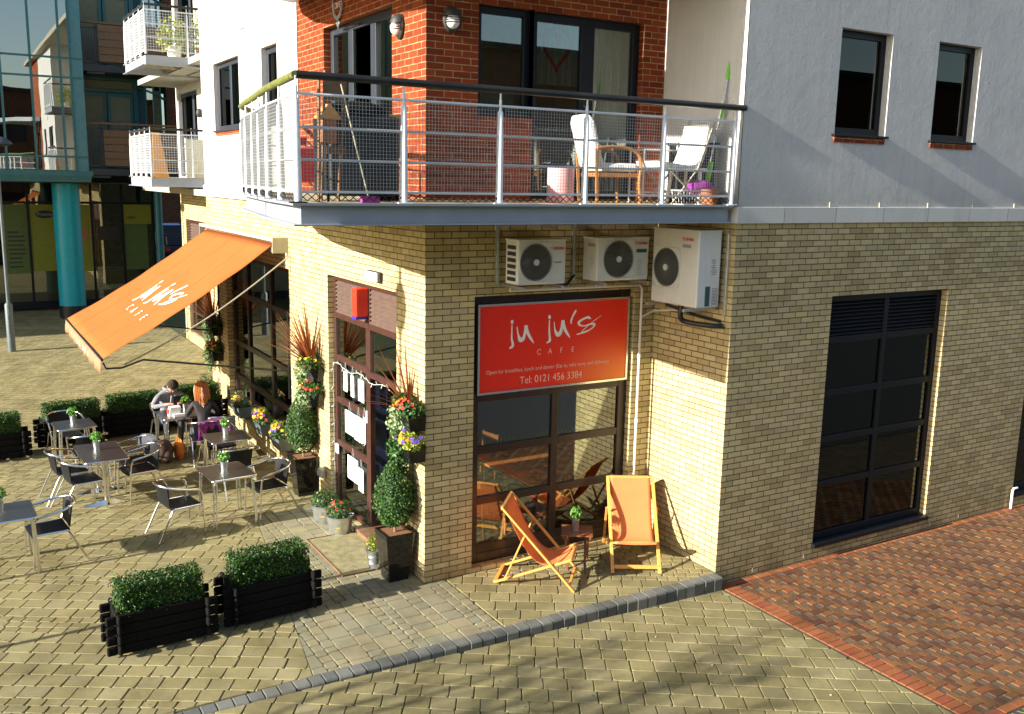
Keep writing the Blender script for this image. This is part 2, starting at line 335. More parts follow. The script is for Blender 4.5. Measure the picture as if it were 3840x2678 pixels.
# ------------------------------------------------------------------ mesh helpers
OFF = {}
class MB:
    def __init__(s): s.v = []; s.f = []; s.m = []; s.r = []
    def add(s, vs, fs, mat=0, rnd=None):
        b = len(s.v); r = random.random() if rnd is None else rnd
        s.v += [tuple(v) for v in vs]
        for f in fs: s.f.append(tuple(b+i for i in f)); s.m.append(mat); s.r.append(r)
        return s
    def box(s, x0, y0, z0, x1, y1, z1, mat=0, rnd=None):
        if x0 > x1: x0, x1 = x1, x0
        if y0 > y1: y0, y1 = y1, y0
        if z0 > z1: z0, z1 = z1, z0
        vs = [(x0,y0,z0),(x1,y0,z0),(x1,y1,z0),(x0,y1,z0),(x0,y0,z1),(x1,y0,z1),(x1,y1,z1),(x0,y1,z1)]
        return s.add(vs, [(0,3,2,1),(4,5,6,7),(0,1,5,4),(1,2,6,5),(2,3,7,6),(3,0,4,7)], mat, rnd)
    def bar(s, p0, p1, w, h, mat=0, up=(0, 0, 1)):
        p0, p1 = Vector(p0), Vector(p1); d = (p1-p0).normalized(); u = Vector(up)
        if abs(d.dot(u)) > .98: u = Vector((1, 0, 0))
        a = d.cross(u).normalized()*w/2; b = a.cross(d).normalized()*h/2
        vs = [p0-a-b, p0+a-b, p0+a+b, p0-a+b, p1-a-b, p1+a-b, p1+a+b, p1-a+b]
        return s.add(vs, [(0,1,2,3),(7,6,5,4),(0,4,5,1),(1,5,6,2),(2,6,7,3),(3,7,4,0)], mat)
    def tube(s, pts, r, n=8, mat=0, closed=False, caps=True):
        P = [Vector(p) for p in pts]; rs = r if isinstance(r, (list, tuple)) else [r]*len(P)
        k = len(P); vs = []; prev = None
        for i, p in enumerate(P):
            if closed: d = (P[(i+1) % k]-P[i-1])
            else: d = (P[min(i+1, k-1)]-P[max(i-1, 0)])
            d = d.normalized() if d.length > 1e-9 else Vector((0, 0, 1))
            if prev is None:
                u = Vector((0, 0, 1)) if abs(d.z) < .9 else Vector((1, 0, 0))
            else: u = prev
            a = (u-d*u.dot(d)).normalized(); prev = a; b = d.cross(a)
            for j in range(n):
                t = 2*math.pi*j/n; vs.append(p+(a*math.cos(t)+b*math.sin(t))*rs[i])
        fs = []
        for i in range(k if closed else k-1):
            for j in range(n):
                a0 = i*n+j; a1 = i*n+(j+1) % n; b0 = ((i+1) % k)*n+j; b1 = ((i+1) % k)*n+(j+1) % n
                fs.append((a0, a1, b1, b0))
        if caps and not closed: fs += [tuple(reversed(range(n))), tuple(range((k-1)*n, k*n))]
        return s.add(vs, fs, mat)
    def lathe(s, prof, c=(0, 0, 0), n=20, mat=0, cap=True):
        vs = []; fs = []
        for r, z in prof:
            for j in range(n):
                t = 2*math.pi*j/n; vs.append((c[0]+r*math.cos(t), c[1]+r*math.sin(t), c[2]+z))
        for i in range(len(prof)-1):
            for j in range(n): fs.append((i*n+j, i*n+(j+1) % n, (i+1)*n+(j+1) % n, (i+1)*n+j))
        if cap: fs += [tuple(reversed(range(n))), tuple(range((len(prof)-1)*n, len(prof)*n))]
        return s.add(vs, fs, mat)
    def prism(s, poly, a, b, mat=0, rnd=None):   # poly of xyz at offset a and b (vectors)
        A = Vector(a); B = Vector(b); n = len(poly)
        vs = [Vector(p)+A for p in poly]+[Vector(p)+B for p in poly]
        return s.add(vs, [tuple(reversed(range(n))), tuple(range(n, 2*n))]+[(i, (i+1) % n, n+(i+1) % n, n+i) for i in range(n)], mat, rnd)
    def ell(s, c, r, n=12, m=8, mat=0, jit=0):
        vs = []; fs = []
        for i in range(m+1):
            ph = math.pi*i/m
            for j in range(n):
                t = 2*math.pi*j/n; q = 1+(random.uniform(-jit, jit) if 0 < i < m else 0)
                vs.append((c[0]+r[0]*math.sin(ph)*math.cos(t)*q, c[1]+r[1]*math.sin(ph)*math.sin(t)*q, c[2]+r[2]*math.cos(ph)*q))
        for i in range(m):
            for j in range(n): fs.append((i*n+j, (i+1)*n+j, (i+1)*n+(j+1) % n, i*n+(j+1) % n))
        return s.add(vs, fs, mat)
    def leaf(s, p, nrm, size, mat=0, asp=.6):
        nrm = Vector(nrm).normalized(); t = Vector((random.gauss(0, 1), random.gauss(0, 1), random.gauss(0, 1)))
        a = nrm.cross(t)
        if a.length < 1e-4: a = Vector((1, 0, 0))
        a.normalize(); b = nrm.cross(a); p = Vector(p); w = size*asp/2; l = size/2
        s.add([p-a*l, p+b*w+nrm*size*.08, p+a*l, p-b*w+nrm*size*.08], [(0, 1, 2), (0, 2, 3)], mat)
    def build(s, name, mats, parent=None, world=True, loc=None, smooth=False, bevel=0, segs=2):
        off = Vector(OFF.get(parent.name, (0, 0, 0))) if (parent and world) else Vector((0, 0, 0))
        if loc is not None and parent is None: off = Vector(loc)
        me = bpy.data.meshes.new(name)
        me.from_pydata([(v[0]-off.x, v[1]-off.y, v[2]-off.z) for v in s.v], [], s.f)
        if not isinstance(mats, (list, tuple)): mats = [mats]
        for m in mats: me.materials.append(M[m])
        me.polygons.foreach_set('material_index', s.m)
        at = me.attributes.new('rnd', 'FLOAT', 'FACE'); at.data.foreach_set('value', s.r)
        if smooth: me.shade_smooth(); me.set_sharp_from_angle(angle=R_(38))
        me.update()
        o = bpy.data.objects.new(name, me); COL.objects.link(o)
        if parent: o.parent = parent
        else: o.location = off
        OFF[o.name] = tuple(off)
        if bevel:
            bm = o.modifiers.new('bevel', 'BEVEL'); bm.width = bevel; bm.segments = segs; bm.limit_method = 'ANGLE'
        return o
def tag(o, label=None, cat=None, group=None, kind=None):
    if label: o['label'] = label
    if cat: o['category'] = cat
    if group: o['group'] = group
    if kind: o['kind'] = kind
    return o
def thing(name, label, cat, loc=(0, 0, 0), rz=0, group=None):
    o = bpy.data.objects.new(name, None); COL.objects.link(o); o.location = loc; o.rotation_euler = (0, 0, rz)
    o.empty_display_size = .1; OFF[o.name] = tuple(loc); return tag(o, label, cat, group)
def dup(root, loc, rz, label, scale=None):
    r = root.copy(); COL.objects.link(r); r.location = loc; r.rotation_euler = (0, 0, rz); r['label'] = label
    if scale: r.scale = scale
    for ch in list(root.children):
        c = ch.copy(); COL.objects.link(c); c.parent = r
        for g in list(ch.children):
            d = g.copy(); COL.objects.link(d); d.parent = c
    return r
def wall(mb, axis, c, a0, a1, z0, z1, holes=(), depth=.12, mat=0, inward=1, thick=.3, inmat=None):
    """wall plane; axis 'y': spans x at y=c; axis 'x': spans y at x=c. reveals of given depth"""
    P = (lambda a, d, z: (a, c+d*inward, z)) if axis == 'y' else (lambda a, d, z: (c+d*inward, a, z))
    A = sorted({a0, a1, *[h[0] for h in holes], *[h[1] for h in holes]}); Z = sorted({z0, z1, *[h[2] for h in holes], *[h[3] for h in holes]})
    A = [a for a in A if a0 <= a <= a1]; Z = [z for z in Z if z0 <= z <= z1]
    for i in range(len(A)-1):
        for j in range(len(Z)-1):
            ca, cz = (A[i]+A[i+1])/2, (Z[j]+Z[j+1])/2
            if any(h[0] < ca < h[1] and h[2] < cz < h[3] for h in holes): continue
            q = [P(A[i], 0, Z[j]), P(A[i+1], 0, Z[j]), P(A[i+1], 0, Z[j+1]), P(A[i], 0, Z[j+1])]
            fl = (0, 1, 2, 3) if axis == 'y' else (3, 2, 1, 0)
            mb.add(q, [fl], mat)
            q = [P(A[i], thick, Z[j]), P(A[i+1], thick, Z[j]), P(A[i+1], thick, Z[j+1]), P(A[i], thick, Z[j+1])]
            mb.add(q, [tuple(reversed(fl))], mat if inmat is None else inmat)
    for (h0, h1, y0, y1) in holes:
        for (a, b) in (((h0, y0), (h0, y1)), ((h1, y1), (h1, y0)), ((h0, y1), (h1, y1)), ((h1, y0), (h0, y0))):
            q = [P(a[0], 0, a[1]), P(b[0], 0, b[1]), P(b[0], thick, b[1]), P(a[0], thick, a[1])]
            mb.add(q, [(0, 1, 2, 3) if axis == 'x' else (3, 2, 1, 0)], mat)
def window(parent, axis, c, a0, a1, z0, z1, fmat, gmat, cols=(), rows=(), fw=.06, depth=.06, mull=.06, name='window', fill=None, skip=(), mesh_only=False, railm=None):
    """frame mesh with pane children; cols and rows are the mullion centres"""
    P = (lambda a0_, d0, zz0, a1_, d1, zz1: (a0_, c+d0, zz0, a1_, c+d1, zz1)) if axis == 'y' else (lambda a0_, d0, zz0, a1_, d1, zz1: (c+d0, a0_, zz0, c+d1, a1_, zz1))
    mb = MB(); d = depth
    mb.box(*P(a0, 0, z0, a0+fw, d, z1)); mb.box(*P(a1-fw, 0, z0, a1, d, z1))
    mb.box(*P(a0+fw, 0, z0, a1-fw, d, z0+fw)); mb.box(*P(a0+fw, 0, z1-fw, a1-fw, d, z1))
    ca = [a0+fw]+[x for m in cols for x in (m-mull/2, m+mull/2)]+[a1-fw]
    rz = [z0+fw]+[x for m in rows for x in (m-mull/2, m+mull/2)]+[z1-fw]
    for m in cols: mb.box(*P(m-mull/2, .002, z0+fw, m+mull/2, d-.002, z1-fw))
    for i in range(0, len(ca), 2):
        for m in rows: mb.box(*P(ca[i], .004, m-mull/2, ca[i+1], d-.004, m+mull/2))
    f = mb.build(name, fmat, parent, bevel=.004, segs=1)
    cells = []
    for i in range(0, len(ca), 2):
        for j in range(0, len(rz), 2):
            if (i//2, j//2) in skip: continue
            cells.append((ca[i], ca[i+1], rz[j], rz[j+1]))
    for (x0, x1, y0, y1) in cells:
        g = MB(); g.box(*P(x0-.004, d*.5-.004, y0-.004, x1+.004, d*.5+.004, y1+.004)); g.build('pane', gmat, f)
    return f
def louvre(parent, axis, c, a0, a1, z0, z1, mat, n, depth=.05):
    mb = MB(); h = (z1-z0)/n
    for i in range(n):
        zb = z0+i*h
        if axis == 'y': mb.add([(a0, c, zb), (a1, c, zb), (a1, c+depth, zb+h*1.05), (a0, c+depth, zb+h*1.05), (a0, c, zb+.012), (a1, c, zb+.012)], [(0, 1, 2, 3), (4, 5, 1, 0), (3, 2, 5, 4)])
        else: mb.add([(c, a0, zb), (c, a1, zb), (c+depth, a1, zb+h*1.05), (c+depth, a0, zb+h*1.05), (c, a0, zb+.012), (c, a1, zb+.012)], [(3, 2, 1, 0), (0, 1, 5, 4), (4, 5, 2, 3)])
    return mb.build('louvre', mat, parent)
def textmesh(txt, size, mat, parent, loc, rot, name='lettering', extrude=.001, sx=1.0, align='LEFT', spacing=1.0, depthoff=None, offset=0):
    cu = bpy.data.curves.new(name, 'FONT'); cu.body = txt; cu.size = size; cu.extrude = extrude; cu.align_x = align; cu.space_character = spacing; cu.offset = offset
    to = bpy.data.objects.new('tmp', cu); COL.objects.link(to)
    dg = bpy.context.evaluated_depsgraph_get(); me = bpy.data.meshes.new_from_object(to.evaluated_get(dg)); bpy.data.objects.remove(to)
    mt = Matrix.Translation(Vector(loc)-Vector(OFF.get(parent.name, (0, 0, 0)) if parent else (0, 0, 0))) @ rot @ Matrix.Diagonal((sx, 1, 1, 1))
    me.transform(mt); me.materials.clear(); me.materials.append(M[mat])
    o = bpy.data.objects.new(name, me); COL.objects.link(o)
    if parent: o.parent = parent; OFF[o.name] = OFF.get(parent.name, (0, 0, 0))
    return o
ROT_Y = Matrix.Rotation(R_(90), 4, 'X')                                        # text facing -Y
ROT_X = Matrix.Rotation(R_(-90), 4, 'Z') @ Matrix.Rotation(R_(90), 4, 'X')     # text facing -X, reading towards -Y

# ------------------------------------------------------------------ ground
def low(x): return -.17*min(1, max(0, (x+3.1)/6.5))
def clip(poly, hp):
    for (nx, ny, d) in hp:          # keep nx*x+ny*y<=d
        out = []
        for i in range(len(poly)):
            a, b = poly[i], poly[(i+1) % len(poly)]
            fa = nx*a[0]+ny*a[1]-d; fb = nx*b[0]+ny*b[1]-d
            if fa <= 0: out.append(a)
            if (fa < 0 < fb) or (fb < 0 < fa):
                t = fa/(fa-fb); out.append((a[0]+(b[0]-a[0])*t, a[1]+(b[1]-a[1])*t))
        poly = out
        if len(poly) < 3: return []
    return poly
def area(p): return abs(sum(p[i][0]*p[(i+1) % len(p)][1]-p[(i+1) % len(p)][0]*p[i][1] for i in range(len(p))))/2
def block(mb, poly, zf, ch=.005, mat=0, dz=.0012):
    cx = sum(p[0] for p in poly)/len(poly); cy = sum(p[1] for p in poly)/len(poly)
    if not visible((cx, cy, zf(cx)), 260): return
    if area(poly) < .0012: return
    n = len(poly); d0 = random.uniform(-dz, dz); tx, ty = random.uniform(-.006, .006), random.uniform(-.006, .006)
    vs = []
    for k, (s, z) in enumerate(((1, -.028), (1, -.010), (0, 0))):
        for (x, y) in poly:
            l = math.hypot(x-cx, y-cy) or 1; q = 1-ch*1.5/l if s == 0 else 1
            X, Y = cx+(x-cx)*q, cy+(y-cy)*q
            vs.append((X, Y, zf(X)+z*(1 if k else 1)+d0+(X-cx)*tx+(Y-cy)*ty))
    fs = [tuple(range(2*n, 3*n))]
    for k in (0, 1):
        for i in range(n): fs.append((k*n+i, k*n+(i+1) % n, (k+1)*n+(i+1) % n, (k+1)*n+i))
    mb.add(vs, fs, mat)
def pave(mb, ang, org, hp, zf, rowgen, umin, umax, vmin, vmax, gap=.006, jit=.004, rounded=.014, wave=0):
    c, s = math.cos(R_(ang)), math.sin(R_(ang)); v = vmin
    while v < vmax:
        h, w0, w1 = rowgen(v); u = umin+random.uniform(0, w1)
        while u < umax:
            w = random.uniform(w0, w1); g = gap/2; j = lambda: random.uniform(-jit, jit)
            q = [(u+g+j(), v+g+j()), (u+w-g+j(), v+g+j()), (u+w-g+j(), v+h-g+j()), (u+g+j(), v+h-g+j())]
            X, Y = org[0]+(u+w/2)*c-(v+h/2)*s, org[1]+(u+w/2)*s+(v+h/2)*c
            if visible((X, Y, 0), 300):
                r = rounded*random.uniform(.5, 1.2)
                p8 = [(q[0][0]+r, q[0][1]), (q[1][0]-r, q[1][1]), (q[1][0], q[1][1]+r), (q[2][0], q[2][1]-r), (q[2][0]-r, q[2][1]), (q[3][0]+r, q[3][1]), (q[3][0], q[3][1]-r), (q[0][0], q[0][1]+r)]
                if wave: p8 = [(a+wave*(1 if b > v+h/2 else -1)*.5, b) for a, b in p8]
                wp = [(org[0]+a*c-b*s, org[1]+a*s+b*c) for a, b in p8]
                pl = clip(wp, hp)
                if len(pl) >= 3: block(mb, pl, zf)
            u += w
        v += h
g = MB()
g.add([(-250, -1.45, -.014), (3.4, -1.45, -.014), (3.4, 300, -.014), (-250, 300, -.014)], [(0, 1, 2, 3)])
g.add([(-250, -250, -.014), (-3.1, -250, -.014), (-3.1, -1.45, -.014), (-250, -1.45, -.014)], [(0, 1, 2, 3)])
g.add([(-3.1, -250, -.014), (3.4, -250, -.184), (3.4, -1.45, -.184), (-3.1, -1.45, -.014)], [(0, 1, 2, 3)])
g.add([(3.4, -250, -.184), (250, -250, -.184), (250, 300, -.184), (3.4, 300, -.184)], [(0, 1, 2, 3)])
g.add([(-3.1, -1.45, -.014), (3.4, -1.45, -.184), (3.4, -1.45, -.014)], [(0, 1, 2)])
tag(g.build('ground', 'joint'), kind='structure')
st = {'n': 0, 'm': 'b', 'k': 4}
def rows_mix(v):
    st['n'] += 1
    if st['n'] >= st['k']:
        st['n'] = 0; st['m'] = 's' if st['m'] == 'b' else 'b'; st['k'] = random.randint(2, 3) if st['m'] == 's' else random.randint(3, 7)
    return (.215, .21, .27) if st['m'] == 'b' else (.125, .14, .20)
zero = lambda x: 0.0
big = lambda v: (.225, .215, .275)
# left border of the patch before the door: (-1.92,-1.45) -> (-1.14,3.2)
bx0, by0, bx1, by1 = -1.92, -1.45, -1.14, 3.3
nx, ny = (by1-by0), -(bx1-bx0)
bd = nx*bx0+ny*by0
mb = MB()
pave(mb, -31, (-3, 0), [(nx, ny, bd-.01), (0, -1, 1.46), (0, 1, 3.3)], zero, rows_mix, -5, 6, -5, 7)
pave(mb, -31, (-3.04, 3), [(0, -1, -3.3), (0, 1, 10.6), (1, 0, .0)], zero, lambda v: (.20, .20, .25), -6, 9, -4, 10, wave=.04)
pave(mb, -31, (-3.1, 10), [(0, -1, -10.6), (0, 1, 30), (1, 0, 1.33)], zero, lambda v: (.20, .20, .24), -14, 16, -6, 22, wave=.05, rounded=.012)
pave(mb, -31, (-3.2, -1.7), [(0, -1, 1.62), (0, 1, -1.46), (1, 0, -3.25)], zero, big, -5, 3, -4, 4)
tag(mb.build('plaza_paving', 'paver'), kind='structure')
mb = MB()
pave(mb, -31, (.2, 0), [(-1, 0, -.285), (1, 0, 3.39), (0, -1, 1.46), (0, 1, -.005)], zero, lambda v: (.23, .22, .27) if v < -.05 else (.125, .13, .18), -2, 6, -4, 4)
tag(mb.build('terrace_paving', 'paver'), kind='structure')
mb = MB()
pave(mb, -31, (-3, -2), [(0, 1, -1.615), (1, 0, 3.385)], low, big, -6, 10, -8, 6)
tag(mb.build('road_paving', 'paver'), kind='structure')
mb = MB(); st2 = {'i': 0}
def strips(v):
    st2['i'] += 1; return [(.235, .14, .30), (.125, .10, .20), (.125, .10, .15), (.235, .2, .3), (.17, .12, .25)][st2['i'] % 5]
pave(mb, 90, (.27, 0), [(-nx, -ny, -bd-.01), (1, 0, .275), (0, -1, 1.46), (0, 1, -.0)], zero, strips, -2, 1, 0, 2.6)
pave(mb, 90, (0, 0), [(-nx, -ny, -bd-.01), (1, 0, -.005), (0, -1, 0), (0, 1, 3.3)], zero, strips, -.3, 4, 0, 2.6)
tag(mb.build('entrance_paving', 'paver_patch'), kind='structure')
# kerb blocks, slowly sinking to flush at the left
mb = MB(); x = -3.35
while x < 3.38:
    w = random.uniform(.135, .165); x2 = min(x+w, 3.39); yy = -1.46-.05*max(0, (-x-1)/2.3)**2; z = random.uniform(-.002, .003)+.004
    a = random.uniform(-.004, .004); r = .012
    zb = low(x)-.05; y0, y1 = yy-.155+a, yy
    prof = [(y1, zb), (y0, zb), (y0, z-.022), (y0+.008, z-.008), (y0+.022, z), (y1-.004, z+.002), (y1, z-.008)]
    mb.prism([(x+.005, p[0], p[1]) for p in prof], (0, 0, 0), (x2-x-.010, random.uniform(-.004, .004), 0))
    x = x2
tag(mb.build('kerb', 'kerb', bevel=.006, segs=2), kind='structure')
# red block paving to the right
lowr = lambda x: -.17
g = MB(); g.add([(3.4, -5.02, -.178), (60, -5.02, -.178), (60, -1.46, -.178), (3.4, -1.46, -.178)], [(0, 1, 2, 3)])
g.build('red_paving_bed', 'jointred'); tag(bpy.data.objects['red_paving_bed'], kind='structure')
mb = MB(); u = .1
for i in range(0, 90):
    for j in range(0, 36):
        d = (i-j) % 4; x0, y0 = 3.66+i*u, -1.57-j*u
        if d == 0: q = [x0, y0-u, x0+2*u, y0]
        elif d == 2: q = [x0, y0-2*u, x0+u, y0]      # vertical: this cell and the one below
        else: continue
        e = .0028; j_ = lambda: random.uniform(-.0015, .0015)
        pl = [(q[0]+e+j_(), q[1]+e+j_()), (q[2]-e+j_(), q[1]+e+j_()), (q[2]-e+j_(), q[3]-e+j_()), (q[0]+e+j_(), q[3]-e+j_())]
        pl = clip(pl, [(-1, 0, -3.66), (0, 1, -1.57), (0, -1, 4.98)])
        if len(pl) >= 3: block(mb, pl, lowr, ch=.004, dz=.001)
tag(mb.build('red_paving', 'paver_red'), kind='structure')
mb = MB(); y = -1.50
while y > -5.0:
    block(mb, [(3.43, y-.10), (3.655, y-.10), (3.655, y-.003), (3.43, y-.003)], lowr, ch=.004); y -= .103
x = 3.44
while x < 12:
    block(mb, [(x, -1.565), (x+.205, -1.565), (x+.205, -1.468), (x, -1.468)], lowr, ch=.004); x += .21
x = 3.44
while x < 8:
    block(mb, [(x, -5.10), (x+.205, -5.10), (x+.205, -5.0), (x, -5.0)], lowr, ch=.004); x += .21
tag(mb.build('paving_edging', 'paver_edge'), kind='structure')
g = MB(); g.add([(3.5, -60, -.174), (60, -60, -.174), (60, -5.11, -.174), (3.5, -5.11, -.174)], [(0, 1, 2, 3)])
tag(g.build('street', 'asphalt'), kind='structure')
mb = MB()
for i in range(24): mb.bar((3.9+i*.09, -5.13, -.170), (3.9+i*.09+.25, -5.6, -.170), .008, .004)
tag(mb.build('street_groove_lines', 'yellow'), kind='structure')

# moss, weeds and litter between the blocks
random.seed(99); mb = MB()
for _ in range(5200):
    x = random.uniform(-6, 3.3); y = random.uniform(-5.5, 7) if x < 0 else random.uniform(-5, -1.7)
    if random.random() < .5: x, y = random.gauss(-1.1, .6), random.gauss(.3, 1.4)
    if x > -.1 and y > -.1: continue
    if not visible((x, y, 0), 40): continue
    zz = low(x) if y < -1.6 else 0
    a = R_(-31) if random.random() < .6 else R_(59)
    if -1.7 < x < .2 and -1.4 < y < 3.2: a = R_(90)*random.randint(0, 1)
    for k in range(random.randint(1, 5)):
        t = random.uniform(-.05, .05); mb.leaf((x+t*math.cos(a), y+t*math.sin(a), zz-.004), (random.gauss(0, .4), random.gauss(0, .4), 1), random.uniform(.008, .017), 0)
tag(mb.build('joint_moss', 'leafherb2'), kind='stuff')
mb = MB()
for _ in range(150):
    x = random.uniform(-5, 3.3) if random.random() < .6 else random.uniform(3.7, 9); y = random.uniform(-5.2, 4) if x < -.1 else random.uniform(-5, -1.65)
    zz = (low(x) if x < 3.4 else -.17) if y < -1.6 else 0; mb.leaf((x, y, zz+.006), (random.gauss(0, .3), random.gauss(0, .3), 1), random.uniform(.012, .035), random.choice((0, 0, 1)))
tag(mb.build('dry_leaf_litter', ['soil', 'litterpale']), kind='stuff')

# ------------------------------------------------------------------ the cafe building
B = thing('corner_building', 'cream brick corner building with white rendered flats above the cafe', 'building')
DOOR = (.82, 3.27, -.01, 3.49); BIGW = (5.06, 9.07, .42, 3.4); FW = (.65, 3.07, .06, 3.5); RW = (5.16, 7.58, .03, 3.47); RW2 = (9.78, 12.1, .03, 3.47)
w = MB()
wall(w, 'y', 0, 0, 3.4, -.3, 4.42, [FW], inmat=1)
wall(w, 'x', 0, 0, 10.45, -.3, 4.42, [DOOR, BIGW], inmat=1)
wall(w, 'x', 3.4, -1.46, 0, -.4, 4.42, inmat=1)
wall(w, 'y', -1.46, 3.4, 14, -.4, 4.42, [RW, RW2], inmat=1)
wall(w, 'x', 1.35, 10.45, 19.4, -.3, 4.60, [(16.1, 18.78, .3, 3.6)], inmat=1)
w.add([(0, 10.45, -.3), (1.65, 10.45, -.3), (1.65, 10.45, 4.42), (0, 10.45, 4.42)], [(0, 1, 2, 3)])
w.add([(1.35, 19.4, -.3), (14, 19.4, -.3), (14, 19.4, 10.4), (1.35, 19.4, 10.4)], [(0, 1, 2, 3)])
w.add([(14, -1.46, -.3), (14, 19.4, -.3), (14, 19.4, 10.4), (14, -1.46, 10.4)], [(0, 1, 2, 3)])
w.build('brick_wall', ['brick', 'indark'], B)
w = MB()
FU = [(.66, 1.40, 5.60, 6.84), (1.40, 3.03, 4.66, 6.84)]; LU = (.93, 3.27, 4.66, 6.89)
wall(w, 'y', 0, 0, 3.4, 4.42, 10.4, FU, inmat=1)
wall(w, 'x', 0, 0, 4.38, 4.42, 10.4, [LU], inmat=1)
w.build('red_brick_wall', ['redbrick', 'flatwall'], B)
w = MB()
W1 = (7.62, 9.42, 5.68, 6.96); W2 = (5.38, 6.22, 5.68, 6.93); U1 = (4.94, 5.90, 5.50, 6.80); U2 = (6.83, 7.76, 5.49, 6.80)
wall(w, 'x', -.012, 4.38, 10.45, 4.66, 10.4, [W1, W2], inmat=1)
w.build('rendered_wall', ['render', 'flatwall'], B); w = MB()
wall(w, 'x', 3.388, -1.46, 0, 4.62, 10.4, inmat=1)
wall(w, 'y', -1.472, 3.388, 14, 4.62, 10.4, [U1, U2], inmat=1)
w.build('rendered_wall', ['render', 'flatwall'], B); w = MB()
UD = (16.8, 19.1, 4.80, 7.10); UD2 = (16.8, 19.1, 7.55, 10.0)
wall(w, 'x', 1.34, 10.45, 19.4, 4.60, 10.4, [UD, UD2], inmat=1)
w.add([(-.012, 10.45, 4.66), (1.65, 10.45, 4.66), (1.65, 10.45, 10.4), (-.012, 10.45, 10.4)], [(0, 1, 2, 3)])
w.build('rendered_wall', ['render', 'flatwall'], B)
w = MB()
w.box(3.36, -1.50, 4.42, 14, -1.462, 4.618); w.box(3.36, -1.462, 4.42, 3.398, -.06, 4.618)
w.build('stone_band', 'band', B, bevel=.004, segs=1)
w = MB(); w.box(-.045, 4.38, 4.44, -.002, 10.47, 4.662); w.build('stone_band', 'band', B, bevel=.004, segs=1)
w = MB()
w.box(.3, .3, -.06, 13.9, 19, -.005); w.box(3.7, -1.16, -.06, 13.9, .3, -.005); w.build('cafe_floor', 'infloor', B)
w = MB()
for z in (4.40, 7.30):
    w.box(.305, .305, z, 13.9, 19.3, z+.14); w.box(3.705, -1.155, z, 13.9, .30, z+.14)
w.box(-.3, -.3, 10.38, 14.1, 19.5, 10.55); w.box(3.2, -1.7, 10.38, 14.1, -.3, 10.55)
w.build('floor_slab', 'flatwall', B)
w = MB()
w.box(.31, 4.62, 0, 5.0, 4.70, 4.39); w.box(5.02, -1.1, 0, 5.10, 9, 4.39, 0) ; w.box(9, -1.1, 0, 9.08, 9, 4.39, 1); w.box(5.12, 2.6, 0, 8.98, 2.68, 4.39, 1)
w.box(.31, 10.2, 0, 5, 10.28, 4.39)
w.build('partition_wall', ['indark', 'inwall'], B)
w = MB()
w.box(.32, 4.5, 4.55, 4.9, 4.56, 7.29); w.box(4.6, .31, 4.55, 4.66, 4.4, 7.29); w.box(3.72, 1.5, 4.55, 9, 1.56, 7.29); w.box(3.0, 4.6, 4.55, 3.06, 10, 7.29)
w.build('flat_partition', 'flatwall', B)
# cafe window on the front
f = window(B, 'y', .11, .652, 3.068, .062, 3.498, 'darkbrown', 'glass', cols=[1.925], rows=[.89, 1.55, 2.22], fw=.13, depth=.07, mull=.10, skip=((0, 3), (1, 3)))
MB().box(.79, .125, .19, 1.87, .165, .30).build('lower_panel', 'darkbrown', f); MB().box(1.98, .125, .19, 2.93, .165, .30).build('lower_panel', 'darkbrown', f); MB().box(.78, .13, 2.28, 2.94, .16, 3.36).build('backing_panel', 'darkbrown', f)
MB().box(.64, .06, .02, 3.08, .20, .058).build('sill', 'darkbrown', f, bevel=.004)
# windows on the right facade
for (a0, a1, m) in ((5.16, 7.58, 6.40), (9.78, 12.1, 10.9)):
    f = window(B, 'y', -1.36, a0+.002, a1-.002, .07, 3.468, 'blackframe', 'glassdark', cols=[m], rows=[.85, 1.49, 2.14, 2.86], fw=.09, depth=.07, mull=.09, skip=((0, 4), (1, 4)))
    for q in ((a0+.09, m-.045), (m+.045, a1-.09)): louvre(f, 'y', -1.35, q[0], q[1], 2.92, 3.38, 'blackframe', 9)
    MB().box(a0-.02, -1.52, .015, a1+.0, -1.33, .068).build('sill', 'blackframe', f, bevel=.004)
    MB().box(a0, -1.30, -.1, a1, -1.25, .3).build('kick_panel', 'black', f)
# upper windows right facade
for (a0, a1, z0, z1) in (U1, U2):
    f = window(B, 'y', -1.37, a0+.002, a1-.002, z0+.03, z1-.002, 'blackframe', 'glassdark', fw=.085, depth=.06)
    MB().box(a0-.05, -1.52, z0+.0, a1+.02, -1.36, z0+.028).build('sill', 'blackframe', f, bevel=.004)
    mm = MB(); n_ = 8
    for i in range(n_): mm.box(a0-.02+i*(a1-a0)/n_, -1.495, z0-.072, a0-.02+(i+.93)*(a1-a0)/n_, -1.474, z0-.003)
    mm.build('brick_sill_course', 'redbrick', f)
MB().box(5.52, -1.05, 5.4, 5.90, -1.03, 6.9).build('curtain', 'curtain', B); MB().box(7.3, -1.05, 5.4, 7.80, -1.03, 6.9).build('curtain', 'curtain', B)
for k in range(7): MB().box(5.45+k*.05, -1.28, 5.56, 5.485+k*.05, -1.12, 5.72+.02*(k % 3)).build('book', 'galv' if k % 2 else 'paper', B)
